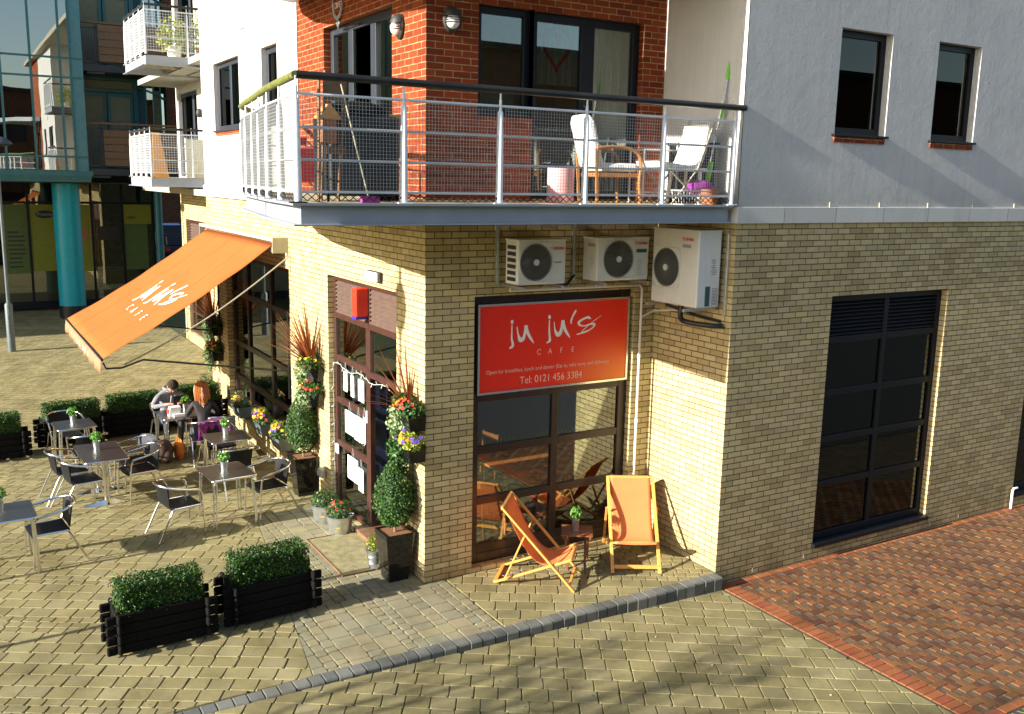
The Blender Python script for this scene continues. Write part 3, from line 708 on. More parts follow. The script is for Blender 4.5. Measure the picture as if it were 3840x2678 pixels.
# windows of the left facade, upper floor
f = window(B, 'x', .07, W1[0]+.002, W1[1]-.002, W1[2]+.03, W1[3]-.002, 'greyframe', 'glassdark', cols=[8.5], fw=.09, depth=.06, mull=.13)
MB().box(-.06, W1[0]-.05, W1[2], .08, W1[1]+.05, W1[2]+.028).build('sill', 'greyframe', f); MB().box(-.03, W1[0]+.02, W1[2]-.07, -.013, W1[1]-.1, W1[2]-.002).build('brick_sill_course', 'redbrick', f)
f = window(B, 'x', .07, W2[0]+.002, W2[1]-.002, W2[2]+.03, W2[3]-.002, 'greyframe', 'glassdark', fw=.10, depth=.06)
MB().box(-.06, W2[0]-.05, W2[2], .08, W2[1]+.05, W2[2]+.028).build('sill', 'greyframe', f)
mm = MB().box(-.035, 7.12, 7.33, -.012, 7.48, 7.335)
for i in range(5): mm.box(-.04, 7.12, 7.31+i*.055, -.012, 7.48, 7.335+i*.055)
mm.build('air_vent', 'white', B)
# french window, left side of balcony
f = window(B, 'x', .10, LU[0]+.002, LU[1]-.002, LU[2]+.002, LU[3]-.002, 'greyframe', 'glass', cols=[2.52, 1.75], fw=.10, depth=.08, mull=.17)
MB().box(.08, 2.15, 6.81, .10, 2.75, 6.835).build('trickle_vent', 'black', f)
# window and doors behind the front balcony
f = window(B, 'y', .09, FU[0][0]+.002, 1.40, 5.602, 6.838, 'blackframe', 'glass', fw=.085, depth=.07)
f = window(B, 'y', .09, 1.402, 3.028, 4.662, 6.838, 'blackframe', 'glass', cols=[2.24], fw=.10, depth=.07, mull=.20, name='balcony_door')
MB().tube([(2.19, .06, 5.62), (2.19, .03, 5.66), (2.19, .03, 5.76), (2.19, .06, 5.80)], .01).build('door_handle', 'alu', f)
c = MB()
for k in range(46):
    x = 1.44+k*.03; c.bar((x, .20+.010*math.sin(k*1.9), 6.03 if x < 2.3 else 4.66), (x, .20+.010*math.sin(k*1.9), 6.82), .032, .012, up=(1, 0, 0))
c.build('net_curtain', 'curtain', B)
h = MB(); pts = []
for k in range(33):
    t = 2*math.pi*k/32; X = 16*math.sin(t)**3; Z = 13*math.cos(t)-5*math.cos(2*t)-2*math.cos(3*t)-math.cos(4*t)
    pts.append((1.84+X*.0125, .29, 6.47+Z*.0165))
h.tube([(a, b-.115, c_) for a, b, c_ in pts], .022, 6); h.build('heart_decoration', 'heart', B, smooth=True)
c = MB()
for k in range(16): c.bar((2.46+k*.03, .38+.02*math.sin(k*2.1), 4.66), (2.46+k*.03, .38+.02*math.sin(k*2.1), 6.8), .034, .012, up=(1, 0, 0))
c.build('curtain', 'curtain', B)
MB().box(.42, 1.94, 4.66, .45, 2.06, 6.3).build('standing_lamp_strip', 'white', B)
MB().lathe([(.11, 0), (.07, .35)], (.42, 1.12, 5.95), 20).build('lamp_shade', 'white', B, smooth=True)
# door set
f = window(B, 'x', .09, 1.98, 3.268, -.008, 3.488, 'brown', 'glass', rows=[.985, 1.645, 2.27, 2.90], fw=.075, depth=.07, mull=.085, skip=((0, 4),), name='shopfront_frame')
louvre(f, 'x', .09, 2.055, 3.193, 2.945, 3.41, 'louvre', 8)
f = window(B, 'x', .09, .822, 1.98, 2.20, 3.488, 'brown', 'glass', rows=[2.90], fw=.075, depth=.07, mull=.085, skip=((0, 1),), name='door_fanlight')
louvre(f, 'x', .09, .897, 1.905, 2.945, 3.41, 'louvre', 8)
d = MB().box(.22, .86, .06, 1.10, .90, .16).box(.22, .86, .9, 1.10, .9, 1.0).box(.22, .86, 2.05, 1.10, .90, 2.16).box(.22, .86, .16, .32, .90, 2.05).box(1.0, .86, .16, 1.10, .90, 2.05).build('open_door', 'brown', B)
MB().box(.32, .875, .16, 1.0, .885, 2.05).build('pane', 'glass', d)
MB().box(-.13, .90, .0, .30, 2.02, .075).build('threshold', 'slat', B, bevel=.01)
MB().box(.09, .822, 0, .16, .90, 2.2).box(.09, 1.90, 0, .155, 1.978, 2.2).build('door_jamb', 'brown', B)
# big shop window under the awning
f = window(B, 'x', .12, BIGW[0]+.002, BIGW[1]-.002, BIGW[2]+.002, BIGW[3]-.002, 'darkbrown', 'glass', cols=[6.52, 8.0], rows=[.92, 1.62, 2.6], fw=.10, depth=.08, mull=.10)
MB().box(-.10, 5.0, .34, .12, 9.1, .418).build('sill', 'darkbrown', f, bevel=.005)
w = MB().box(-.10, 4.72, -.1, -.002, 9.12, .338); w.build('plinth', 'brick', B)
# recess ground floor window and upper doors
f = window(B, 'x', 1.43, 16.102, 18.778, .302, 3.598, 'brown', 'glass', cols=[17.3], rows=[2.0, 2.75], fw=.10, depth=.06, mull=.10, skip=((0, 2), (1, 2)))
louvre(f, 'x', 1.43, 16.2, 17.25, 2.8, 3.5, 'louvre', 9); louvre(f, 'x', 1.43, 17.35, 18.68, 2.8, 3.5, 'louvre', 9)
for q in (UD, UD2): window(B, 'x', 1.42, q[0]+.002, q[1]-.002, q[2]+.002, q[3]-.002, 'greyframe', 'glassdark', cols=[17.6], fw=.10, depth=.06, mull=.2, name='balcony_door')
MB().ell((1.28, 16.3, 6.45), (.09, .09, .12)).build('wall_lamp', 'acdark', B, smooth=True)
# weep vents in the brickwork
w = MB()
for x in (4.05, 5.0, 6.4, 7.7, 8.4): w.box(x, -1.464, -.115, x+.010, -1.461, -.065)
for x in (5.35, 6.0, 6.65, 7.3, 8.0): w.box(x, -1.464, 3.56, x+.010, -1.461, 3.61)
w.build('weep_vent', 'cassette', B)
w = MB()
for x in (3.95, 4.95, 5.9, 6.9, 7.9, 8.9): w.box(x, -1.483, 4.60, x+.010, -1.473, 4.68)
w.build('bead_clip', 'cassette', B)

# ------------------------------------------------------------------ balconies
def rail_run(parent, pts, zf, posts_at, top=1.02, panel=True, handrail=True, spacing=.033, rodr=.0016, rr=.012, pr=.034, zoff=0, lattice=True, endpost=True, railmat='rail'):
    """pts: plan polyline, one bay between neighbours, post at each point"""
    for k, p in enumerate(pts):
        if k == len(pts)-1 and not endpost: break
        mb = MB(); mb.lathe([(pr*.95, 0), (pr*1.12, .04), (pr, .5), (pr*.8, top-.12), (pr*.45, top-.10), (pr*.4, top), (pr*.3, top), (pr*.3, top+.09)], (p[0], p[1], zf), 12)
        mb.box(p[0]-pr*2.2, p[1]-.045, zf, p[0]+pr*2.2, p[1]+.045, zf+.012)
        mb.build('post', 'steel', parent, smooth=True)
    for h in (.10, .385, .67, .96):
        mb = MB()
        for a, b in zip(pts, pts[1:]): mb.tube([(a[0], a[1], zf+h), (b[0], b[1], zf+h)], rr, 8)
        mb.build('rail', 'steel', parent, smooth=True)
    for a, b in zip(pts, pts[1:]):
        if panel:
            mb = MB(); A = Vector((a[0], a[1], 0)); Bv = Vector((b[0], b[1], 0)); L = (Bv-A).length; d = (Bv-A)/L
            nrm = Vector((-d.y, d.x, 0)); o = nrm*.02
            s0, s1 = .05, L-.05; n = int((s1-s0)/spacing); z0, z1 = zf+.12, zf+.945
            for i in range(n+1):
                q = A+d*(s0+(s1-s0)*i/n)+o; mb.bar((q.x, q.y, z0), (q.x, q.y, z1), rodr*2, rodr*2)
            m = int((z1-z0)/spacing)
            for i in range(m+1):
                z = z0+(z1-z0)*i/m; p = A+d*s0+o*1.15; q = A+d*s1+o*1.15; mb.bar((p.x, p.y, z), (q.x, q.y, z), rodr*2, rodr*2)
            mb.build('wire_mesh_panel', 'acgrille' if railmat == 'rail' else 'steel', parent)
        if lattice:
            mb = MB(); n = max(2, int((Bv-A).length/.075))
            for i in range(n):
                p0 = A.lerp(Bv, i/n)+o; p1 = A.lerp(Bv, (i+1)/n)+o
                mb.bar((p0.x, p0.y, zf+.02), (p1.x, p1.y, zf+.085), .004, .008); mb.bar((p0.x, p0.y, zf+.085), (p1.x, p1.y, zf+.02), .004, .008)
            mb.build('diamond_lattice', 'black' if railmat == 'rail' else 'steel', parent)
OUT = [(3.27, -1.46), (2.22, -1.46), (1.17, -1.46), (.12, -1.46), (-.93, -1.46), (-1.97, -1.46)]
LEFT = [(-1.97, -1.46), (-1.86, -.62), (-1.76, .12), (-1.64, .82), (-1.52, 1.50), (-1.41, 2.18), (-1.27, 2.9), (-.98, 3.6), (-.42, 4.2)]
bal = MB()
poly = [(3.33, -1.42), (-1.93, -1.42), (-1.72, .1), (-1.37, 2.18), (-1.2, 2.95), (-.9, 3.6), (-.4, 4.15), (-.02, 4.3), (-.02, -.02), (3.33, -.02)]
bal.prism([(p[0], p[1], 0) for p in poly], (0, 0, 4.585), (0, 0, 4.635))
BAL = bal.build('balcony', 'deck', B)
def beam(pts, z0, z1, parent):
    for nm, (a, b_, wd, off) in dict(web=(z0+.012, z1-.012, .012, .03), bottom_flange=(z0, z0+.012, .10, 0), top_flange=(z1-.012, z1, .09, 0)).items():
        mb = MB()
        for p, q in zip(pts, pts[1:]):
            p = Vector((p[0], p[1], 0)); q = Vector((q[0], q[1], 0)); d = (q-p).normalized(); nn = Vector((-d.y, d.x, 0))
            e = d*(wd*.5) if nm != 'web' else d*.004
            P0 = p+nn*(wd*.5+off)-e*0; P1 = q+nn*(wd*.5+off)+e
            mb.bar((P0.x, P0.y, (a+b_)/2), (P1.x, P1.y, (a+b_)/2), wd, b_-a, up=(0, 0, 1))
        mb.build(nm, 'beam', parent)
# (polyline runs so that nn points outwards)
OB = [(-p[0], p[1]) for p in []]
seq = OUT+LEFT[1:]
inner = []
def offset_poly(pts, d):
    res = []
    for i, p in enumerate(pts):
        a = Vector(pts[max(0, i-1)]); b = Vector(pts[min(len(pts)-1, i+1)])
        if i in (0, len(pts)-1): t = (b-a).normalized()
        else:
            t = ((Vector(p)-a).normalized()+(b-Vector(p)).normalized()).normalized()
        n = Vector((t.y, -t.x))
        c = 1.0
        if 0 < i < len(pts)-1:
            t1 = (Vector(p)-a).normalized(); c = 1/max(.5, abs(t1.dot(t)))
        res.append((p[0]+n.x*d*c, p[1]+n.y*d*c))
    return res
def ribbon(mb, pts, d0, d1, z0, z1):
    A = offset_poly(pts, d0); Bp = offset_poly(pts, d1); n = len(pts); vs = []
    for q, z in ((A, z0), (Bp, z0), (Bp, z1), (A, z1)): vs += [(p[0], p[1], z) for p in q]
    fs = []
    for i in range(n-1):
        for k in range(4): fs.append((k*n+i, k*n+i+1, ((k+1) % 4)*n+i+1, ((k+1) % 4)*n+i))
    fs += [(0, n, 2*n, 3*n), (n-1, 4*n-1, 3*n-1, 2*n-1)]
    mb.add(vs, fs)
mb = MB(); ribbon(mb, seq, .03, .045, 4.445, 4.615); mb.build('beam_web', 'beam', BAL)
mb = MB(); ribbon(mb, seq, -.05, .10, 4.43, 4.445); mb.build('bottom_flange', 'beam', BAL)
mb = MB(); ribbon(mb, seq, -.06, .06, 4.615, 4.637); mb.build('top_flange', 'beam', BAL)
mb = MB()
for x in (-1.2, -.3, .6, 1.5, 2.4, 3.2): mb.box(x, -1.40, 4.45, x+.05, -.01 if x > 0 else 2.0, 4.58)
mb.build('joist', 'beam', BAL)
rail_run(BAL, OUT, 4.637, None)
rail_run(BAL, LEFT, 4.637, None, endpost=False)
mb = MB(); mb.tube([(3.42, -1.46, 5.755)]+[(p[0], p[1], 5.755) for p in OUT[1:]], .036, 12); mb.build('handrail', 'rail', BAL, smooth=True)
mb = MB(); sm = []
for a, b_ in zip(LEFT, LEFT[1:]):
    for k in range(3): sm.append((a[0]+(b_[0]-a[0])*k/3, a[1]+(b_[1]-a[1])*k/3, 5.755))
mb.tube(sm+[(-.42, 4.2, 5.755)], .037, 12); mb.build('handrail', 'railtop', BAL, smooth=True)
# the balcony one storey up, out of frame, shades the brick below it
up = MB(); up.prism([(p[0]-.05, p[1]-.04*(p[1] < 0), 0) if p[0] < 3 else (p[0], p[1], 0) for p in poly], (0, 0, 7.36), (0, 0, 7.56)); up.build('upper_balcony', 'beam', B)
# the two smaller balconies on the set-back wall
def small_balcony(z, hand=0):
    s = MB(); s.box(-.56, 13.0, z-.02, 1.32, 15.6, z); Bb = s.build('small_balcony', 'deck', B)
    m = MB(); m.box(-.60, 12.96, z-.20, 1.335, 12.99, z-.01); m.box(-.60, 12.992, z-.20, -.57, 15.6, z-.01); m.box(-.62, 12.9, z-.215, 1.335, 13.02, z-.202); m.box(-.66, 13.022, z-.215, -.55, 15.62, z-.202)
    m.box(-.56, 15.55, z-.2, 1.335, 15.6, z-.03)
    m.build('beam', 'beam', Bb)
    m = MB(); m.box(-.50, 14.2, z-.16, 1.335, 14.25, z-.03); m.box(.3, 13.04, z-.15, .36, 15.5, z-.03); m.box(.8, 13.04, z-.15, .86, 15.5, z-.03); m.build('joist', 'cassette', Bb)
    P1 = [(-.58, 15.6), (-.58, 14.95), (-.58, 14.3), (-.58, 13.65), (-.58, 13.0)]; P2 = [(-.58, 13.0), (.32, 13.0), (1.25, 13.0)]
    for pt in (P1, P2):
        rail_run(Bb, list(reversed(pt)), z, None, spacing=.055, rodr=.003, pr=.026, lattice=False, railmat='w')
    m = MB(); m.tube([(1.33, 13.0, z+1.07), (-.58, 13.0, z+1.07)], .028, 8); m.tube([(-.58, 13.0, z+1.07), (-.58, 15.62, z+1.07)], .028, 8); m.build('handrail', 'rail', Bb, smooth=True)
small_balcony(4.79, 1); small_balcony(7.45, 1)

# ------------------------------------------------------------------ foliage helpers
def rnd_dir():
    while True:
        v = Vector((random.uniform(-1, 1), random.uniform(-1, 1), random.uniform(-1, 1)))
        if .05 < v.length < 1: return v.normalized()
def leaf_box(mb, x0, y0, z0, x1, y1, z1, n, size, mat=0, lump=.02):
    for _ in range(n):
        p = [random.uniform(x0, x1), random.uniform(y0, y1), random.uniform(z0, z1)]
        k = random.choices((0, 1, 2, 3, 4), (abs(y1-y0), abs(y1-y0), abs(x1-x0), abs(x1-x0), abs(x1-x0)*1.1))[0]
        d = random.uniform(-.035, .012)+(random.uniform(.01, .045) if random.random() < .04 else 0)+lump*math.sin(p[0]*17+p[1]*11)*math.sin(p[2]*19+p[0]*7)
        nrm = Vector((0, 0, 0))
        if k == 0: p[0] = x0-d; nrm.x = -1
        elif k == 1: p[0] = x1+d; nrm.x = 1
        elif k == 2: p[1] = y0-d; nrm.y = -1
        elif k == 3: p[1] = y1+d; nrm.y = 1
        else: p[2] = z1+d; nrm.z = 1
        mb.leaf(p, nrm+rnd_dir()*.9, size*random.uniform(.7, 1.35), mat)
def leaf_blob(mb, c, r, n, size, mat=0, hollow=.35, up=.3):
    for _ in range(n):
        d = rnd_dir(); q = random.uniform(hollow, 1.06)**.6
        p = (c[0]+d.x*r[0]*q, c[1]+d.y*r[1]*q, c[2]+d.z*r[2]*q)
        mb.leaf(p, d+Vector((0, 0, up))+rnd_dir()*.8, size*random.uniform(.7, 1.4), mat)
def flowers(mb, c, r, n, size, mat):
    for _ in range(n):
        d = rnd_dir(); d.z = abs(d.z)*.8+.1; d.x = -abs(d.x)*.8 if random.random() < .8 else d.x
        p = Vector((c[0]+d.x*r[0], c[1]+d.y*r[1], c[2]+d.z*r[2])); nrm = (d+Vector((-.5, -.5, .3))).normalized()
        a = nrm.cross(Vector((0, 0, 1))).normalized(); b = nrm.cross(a)
        for k in range(5):
            t = 2*math.pi*k/5+random.random()*.3; q = p+(a*math.cos(t)+b*math.sin(t))*size*.45
            mb.leaf(q, nrm+rnd_dir()*.25, size, mat, .8)
def spikes(mb, c, n, L, mat=0, w=.016, side=(0, 0, 0)):
    for _ in range(n):
        az = random.uniform(0, 2*math.pi); el = random.triangular(R_(5), R_(88), R_(62)); l = L*random.uniform(.55, 1.1)
        d = Vector((math.cos(az)*math.cos(el), math.sin(az)*math.cos(el), math.sin(el)))+Vector(side)*random.random(); d.normalize()
        if c[0]+d.x*l > -.03: d.x = -abs(d.x)*.4; d.normalize()
        sd = d.cross(Vector((0, 0, 1))).normalized() if abs(d.z) < .99 else Vector((1, 0, 0)); vs = []; droop = random.uniform(.05, .35)*l
        for k in range(6):
            t = k/5; p = Vector(c)+d*l*t-Vector((0, 0, droop*t*t*math.cos(el))); ww = w*(1-t)**.7*.5+.0006
            vs += [p-sd*ww, p+sd*ww]
        mb.add(vs, [(2*k, 2*k+1, 2*k+3, 2*k+2) for k in range(5)], mat)

# ------------------------------------------------------------------ hedge planters
def make_hedge(label, seed=0):
    t = thing('hedge_planter', label, 'planter', (0, 0, 0), 0, 'clipped box hedges in black timber planters')
    b = MB(); Wd, D, H = .92, .40, .46
    for k in range(4):
        z = .03+k*.108
        for y in (-D/2, D/2-.035):
            b.box(-Wd/2, y, z, Wd/2, y+.035, z+.10)
        for x in (-Wd/2, Wd/2-.035): b.box(x, -D/2+.036, z+.02, x+.035, D/2-.036, z+.104)
    b.build('planter_box', 'timber', t, bevel=.008)
    for (x, y) in ((-1, -1), (1, -1), (1, 1), (-1, 1)):
        k_ = MB()
        for k in range(4):
            z = .03+k*.108; xx = x*(Wd/2+.05)
            k_.box(xx-.052, y*(D/2-.018)-.02, z, xx+.052, y*(D/2-.018)+.02, z+.10)
            k_.box(x*(Wd/2-.018)-.02, y*(D/2+.045)-.045, z+.025, x*(Wd/2-.018)+.02, y*(D/2+.045)+.045, z+.115)
        k_.build('log_ends', 'timber', t, bevel=.022, segs=3)
    s = MB().box(-Wd/2+.036, -D/2+.036, .36, Wd/2-.036, D/2-.036, .40); s.build('soil', 'soil', t)
    f = MB(); random.seed(seed)
    f.box(-.37, -.12, .38, .37, .12, .68)
    leaf_box(f, -.42, -.165, .42, .42, .165, .735, 5600, .026)
    f.build('hedge', 'leafbox', t)
    return t
random.seed(11)
h0 = make_hedge('black planter with a clipped box hedge, front left of the two nearest the camera', 3)
h0.location = (-3.08, .03, 0); h0.rotation_euler = (0, 0, R_(1))
dup(h0, (-1.89, .12, 0), R_(2), 'black planter with a clipped box hedge, front right one beside the door mat', (1, 1, 1.04))
for (x, y, rz, lab) in ((-4.32, 8.1, 4, 'black hedge planter of the back row, cut off by the left edge of the photo'),
                        (-2.98, 8.62, 5, 'black hedge planter of the back row behind the farthest square table'),
                        (-1.88, 8.82, 4, 'black hedge planter of the back row directly left of the seated man'),
                        (-.70, 9.10, 3, 'black hedge planter of the back row hidden behind the seated couple')):
    dup(h0, (x, y, 0), R_(rz), lab, (1.10, 1, 1.04))

# ------------------------------------------------------------------ tables, herb pots, chairs
def make_table(sx, sy, label, pedestal=False):
    t = thing('cafe_table', label, 'table', (0, 0, 0), 0, 'metal tables on the terrace')
    a, b = sx/2, sy/2
    MB().box(-a, -b, .715, a, b, .728).build('tabletop', 'tabletop', t, bevel=.006)
    e = MB(); r = .03; pts = []
    for (cx, cy, s) in ((a-r, b-r, 0), (-a+r, b-r, 90), (-a+r, -b+r, 180), (a-r, -b+r, 270)):
        for k in range(5): pts.append((cx+r*math.cos(R_(s+22.5*k)), cy+r*math.sin(R_(s+22.5*k)), .716))
    e.tube(pts, .012, 8, closed=True); e.build('table_edge', 'alu', t, smooth=True)
    if pedestal:
        for y in (-b*.62, b*.62):
            p = MB(); p.tube([(-.022, y, .05), (-.022, y, .70)], .019, 10); p.tube([(.022, y, .05), (.022, y, .70)], .019, 10)
            p.box(-.20, y-.02, .695, .20, y+.02, .712); p.build('table_column', 'alu', t, smooth=True)
            f = MB(); n = 10
            for s in (-1, 1):
                vs = []
                for k in range(n+1):
                    q = k/n; x = s*(.02+.32*q); w = .05*(1-q)+.018; h = .075*(1-q)**1.4+.016
                    vs += [(x, y-w, .003), (x, y-w*.5, h), (x, y+w*.5, h), (x, y+w, .003)]
                f.add(vs, [(4*k+j, 4*k+j+1, 4*k+j+5, 4*k+j+4) for k in range(n) for j in range(3)]+[(0, 1, 2, 3), (4*n+3, 4*n+2, 4*n+1, 4*n)])
            f.build('foot', 'alu', t, smooth=True)
    else:
        for (x, y) in ((-1, -1), (1, -1), (1, 1), (-1, 1)):
            l = MB()
            for (dx, dy) in ((0, .03), (.03, 0)):
                px, py = x*(a-.03-dx), y*(b-.03-dy); bx, by = x*(a+.0-dx), y*(b+.0-dy)
                l.tube([(px-x*(.12 if dx == 0 and dy else 0)*0, py, .70), (px, py, .64), (bx, by, .0)], .0125, 8)
            l.tube([(x*(a-.14), y*(b-.03), .70), (x*(a-.05), y*(b-.03), .695), (x*(a-.03), y*(b-.03), .65)], .0125, 8)
            l.build('leg', 'alu', t, smooth=True)
        s = MB()
        for y in (-b+.04, b-.04): s.tube([(-a+.08, y, .695), (a-.08, y, .695)], .0125, 8)
        for x in (-a+.04, a-.04): s.tube([(x, -b+.08, .690), (x, b-.08, .690)], .0125, 8)
        s.build('table_frame', 'alu', t, smooth=True)
    return t
def make_herb(label):
    t = thing('potted_herb', label, 'potted plant', (0, 0, 0), 0, 'herbs in small metal pots')
    MB().lathe([(.042, 0), (.056, .125), (.060, .13), (.056, .134), (.052, .12), (.0, .115)], n=20, cap=False).build('pot', 'galv', t, smooth=True)
    f = MB(); leaf_blob(f, (0, 0, .21), (.085, .085, .075), 130, .05, up=.8)
    for k in range(7): f.tube([(0, 0, .11), (random.uniform(-.05, .05), random.uniform(-.05, .05), .22)], .002, 4)
    f.build('foliage', 'leafherb', t); return t
TABLES = [  # x, y, rz, sx, sy, pedestal, label, herb xy, herb label
 (-1.53, 3.32, 4, .62, .74, 0, 'square metal table nearest the topiary, with an empty chair on each side', (-1.55, 3.36), 'green herb in a metal pot on the front centre table'),
 (-2.94, 5.14, 2, .60, 1.06, 1, 'long metal table on two pedestal feet among the black chairs', (-2.98, 5.28), 'green herb in a metal pot on the pedestal table'),
 (-3.10, 7.06, 4, .60, .62, 0, 'farthest square metal table, in front of the back row of hedges', (-3.10, 7.12), 'green herb in a metal pot on the farthest table'),
 (-1.05, 5.17, 2, .64, .62, 0, 'square metal table beside the flower boxes and the purple throw', (-1.05, 5.25), 'green herb in a metal pot on the table beside the flower boxes'),
 (-4.36, 2.87, 2, .66, .72, 0, 'metal table cut off by the left edge of the photo', (-4.40, 3.0), 'green herb in a metal pot on the leftmost table'),
 (-1.42, 7.05, 3, .64, .70, 0, 'metal table at which the man and woman sit', (-1.26, 7.22), 'green herb in a metal pot between the man and woman')]
random.seed(5); herb0 = None
for (x, y, rz, sx, sy, ped, lab, hp, hl) in TABLES:
    t = make_table(sx, sy, lab, ped); t.location = (x, y, 0); t.rotation_euler.z = R_(rz)
    if herb0 is None: herb0 = make_herb(hl); herb0.location = (hp[0], hp[1], .729)
    else: dup(herb0, (hp[0], hp[1], .729), random.uniform(0, 6), hl)
def sweep(pts, k=6):   # Catmull-Rom
    P = [Vector(p) for p in pts]; out = []
    for i in range(len(P)-1):
        p0 = P[max(i-1, 0)]; p1 = P[i]; p2 = P[i+1]; p3 = P[min(i+2, len(P)-1)]
        for j in range(k):
            t = j/k; out.append(.5*((2*p1)+(-p0+p2)*t+(2*p0-5*p1+4*p2-p3)*t*t+(-p0+3*p1-3*p2+p3)*t**3))
    return out+[P[-1]]
def make_chair(label):
    """facing -Y"""
    t = thing('cafe_chair', label, 'chair', (0, 0, 0), 0, 'aluminium chairs with black woven seats')
    s = MB(); n = 8; vs = []
    for j in range(n+1):
        y = -.23+.44*j/n; z = .445-.012*math.sin(math.pi*j/n)-(.02 if j == 0 else 0)
        for i in range(n+1): vs.append((-.225+.45*i/n, y, z-.006*math.sin(math.pi*i/n)))
    top = [(v[0], v[1], v[2]) for v in vs]; bot = [(v[0], v[1], v[2]-.022) for v in vs]; m = n+1
    fs = [(j*m+i, j*m+i+1, (j+1)*m+i+1, (j+1)*m+i) for j in range(n) for i in range(n)]
    N0 = len(top); fs2 = [tuple(reversed([N0+a for a in f])) for f in fs]
    rim = [i for i in range(m)]+[(j+1)*m-1 for j in range(1, m)]+[m*(m-1)+i for i in range(n-1, -1, -1)]+[j*m for j in range(n-1, 0, -1)]
    fs3 = [(rim[k], N0+rim[k], N0+rim[(k+1) % len(rim)], rim[(k+1) % len(rim)]) for k in range(len(rim))]
    s.add(top+bot, fs+fs2+fs3); s.build('seat', 'weave', t, smooth=True)
    s = MB(); vs = []
    for lay in (0, .016):
        for j in range(n+1):
            for i in range(n+1):
                u = -1+2*i/n; v = j/n
                vs.append((u*(.195+.03*v), .215+.075*v+lay-.05*(u*u)*(.2+v)*.8, .46+.295*v))
    N0 = m*m; fs = [(j*m+i, j*m+i+1, (j+1)*m+i+1, (j+1)*m+i) for j in range(n) for i in range(n)]
    s.add(vs, fs+[tuple(reversed([N0+a for a in f])) for f in fs]+[(rim[k], N0+rim[k], N0+rim[(k+1) % len(rim)], rim[(k+1) % len(rim)]) for k in range(len(rim))])
    s.build('backrest', 'weave', t, smooth=True)
    a = MB(); a.tube(sweep([(-.275, -.20, .58), (-.282, -.16, .655), (-.285, .0, .685), (-.262, .18, .725), (-.15, .295, .752), (0, .325, .76), (.15, .295, .752), (.262, .18, .725), (.285, .0, .685), (.282, -.16, .655), (.275, -.20, .58)]), .0155, 8)
    a.build('armrest', 'alu', t, smooth=True)
    for x in (-1, 1):
        l = MB(); l.tube([(x*.275, -.20, .585), (x*.262, -.215, .40), (x*.27, -.235, 0)], .0125, 8); l.build('leg', 'alu', t, smooth=True)
        l = MB(); l.tube(sweep([(x*.23, -.20, .425), (x*.235, .12, .425), (x*.238, .20, .40), (x*.25, .34, .12), (x*.258, .40, 0)], 5), .0125, 8); l.build('leg', 'alu', t, smooth=True)
    c = MB(); c.tube([(-.262, -.21, .415), (.262, -.21, .415)], .01, 8); c.tube([(-.237, .19, .41), (.237, .19, .41)], .01, 8); c.build('stretcher', 'alu', t, smooth=True)
    return t
CH = [(-2.22, 3.12, -250+360, 'empty chair left of the front centre table, seen from its open side'),
      (-.93, 3.35, -85, 'empty chair right of the front centre table, nearest the tall box topiary'),
      (-3.26, 4.86, 105, 'nearer of the two chairs at the left side of the pedestal table'),
      (-3.38, 5.42, 103, 'farther of the two chairs at the left side of the pedestal table'),
      (-2.50, 4.98, -78, 'nearer of the two chairs at the right side of the pedestal table'),
      (-3.88, 2.92, -84, 'chair tucked to the right side of the leftmost table'),
      (-1.12, 4.50, 184, 'black-backed chair between the front centre table and the one beside the flowers'),
      (-2.98, 6.38, 184, 'black-backed chair between the pedestal table and the farthest table'),
      (-3.18, 7.72, 5, 'chair behind the farthest table, against the hedge')]
# a chair faces -Y at 0; +rz turns it anticlockwise
def chrz(a): return R_(a)
ch0 = None
CHS = [(-2.22, 3.12, 100), (-.95, 3.33, -82), (-3.24, 4.84, 100), (-3.36, 5.40, 98), (-2.44, 5.0, -80), (-3.88, 2.92, -84), (-1.12, 4.52, 184), (-2.98, 6.36, 184), (-3.18, 7.66, 5)]
for (x, y, a), c in zip(CHS, CH):
    if ch0 is None: ch0 = make_chair(c[3]); ch0.location = (x, y, 0); ch0.rotation_euler.z = R_(a)
    else: dup(ch0, (x, y, 0), R_(a), c[3])
dup(ch0, (-2.42, 5.50, 0), R_(-82), 'chair with a grey coat over its back, far right of the pedestal table')
dup(ch0, (-1.02, 5.86, 0), R_(4), 'chair with the purple throw over its back, behind the table by the flowers')
dup(ch0, (-1.12, 6.42, 0), R_(176), 'chair on which the red-haired woman sits')
dup(ch0, (-1.46, 7.78, 0), R_(2), 'chair on which the man in the grey hoodie sits')
dup(ch0, (-.84, 6.62, 0), R_(172), 'chair with a grey blanket over its back, beside the red-haired woman')
# throws
def drape(name, mat, label, cat, loc, rz, w, front, back, top=.765, y0=.30):
    mb = MB(); n = 14; m = 16; vs = []
    for i in range(n+1):
        u = -1+2*i/n
        yc = y0-.10*u*u
        for j in range(m+1):
            s = j/m; L = (front+back)*s
            fold = .010*math.sin(i*1.7)+.006*math.sin(i*3.1)
            if L < front: y = yc-.028-.10*(front-L)*.6+fold; z = top+.012-(front-L)
            else: y = yc+.03+fold+(L-front)*.06; z = top+.012-(L-front)*(1+.08*math.sin(i*.9))
            if abs(L-front) < (front+back)/m*.6: z = top+.018
            vs.append((u*w, y, z-.03*u*u))
    k = m+1; mb.add(vs, [(i*k+j, (i+1)*k+j, (i+1)*k+j+1, i*k+j+1) for i in range(n) for j in range(m)])
    o = mb.build(name, mat, None, loc=(0, 0, 0), smooth=True); o.location = loc; o.rotation_euler.z = rz
    sd = o.modifiers.new('thick', 'SOLIDIFY'); sd.thickness = .006
    return tag(o, label, cat)
drape('purple_throw', 'purple', 'purple throw hanging over the back of a terrace chair', 'throw', (-1.02, 5.86, 0), R_(4), .26, .22, .30)
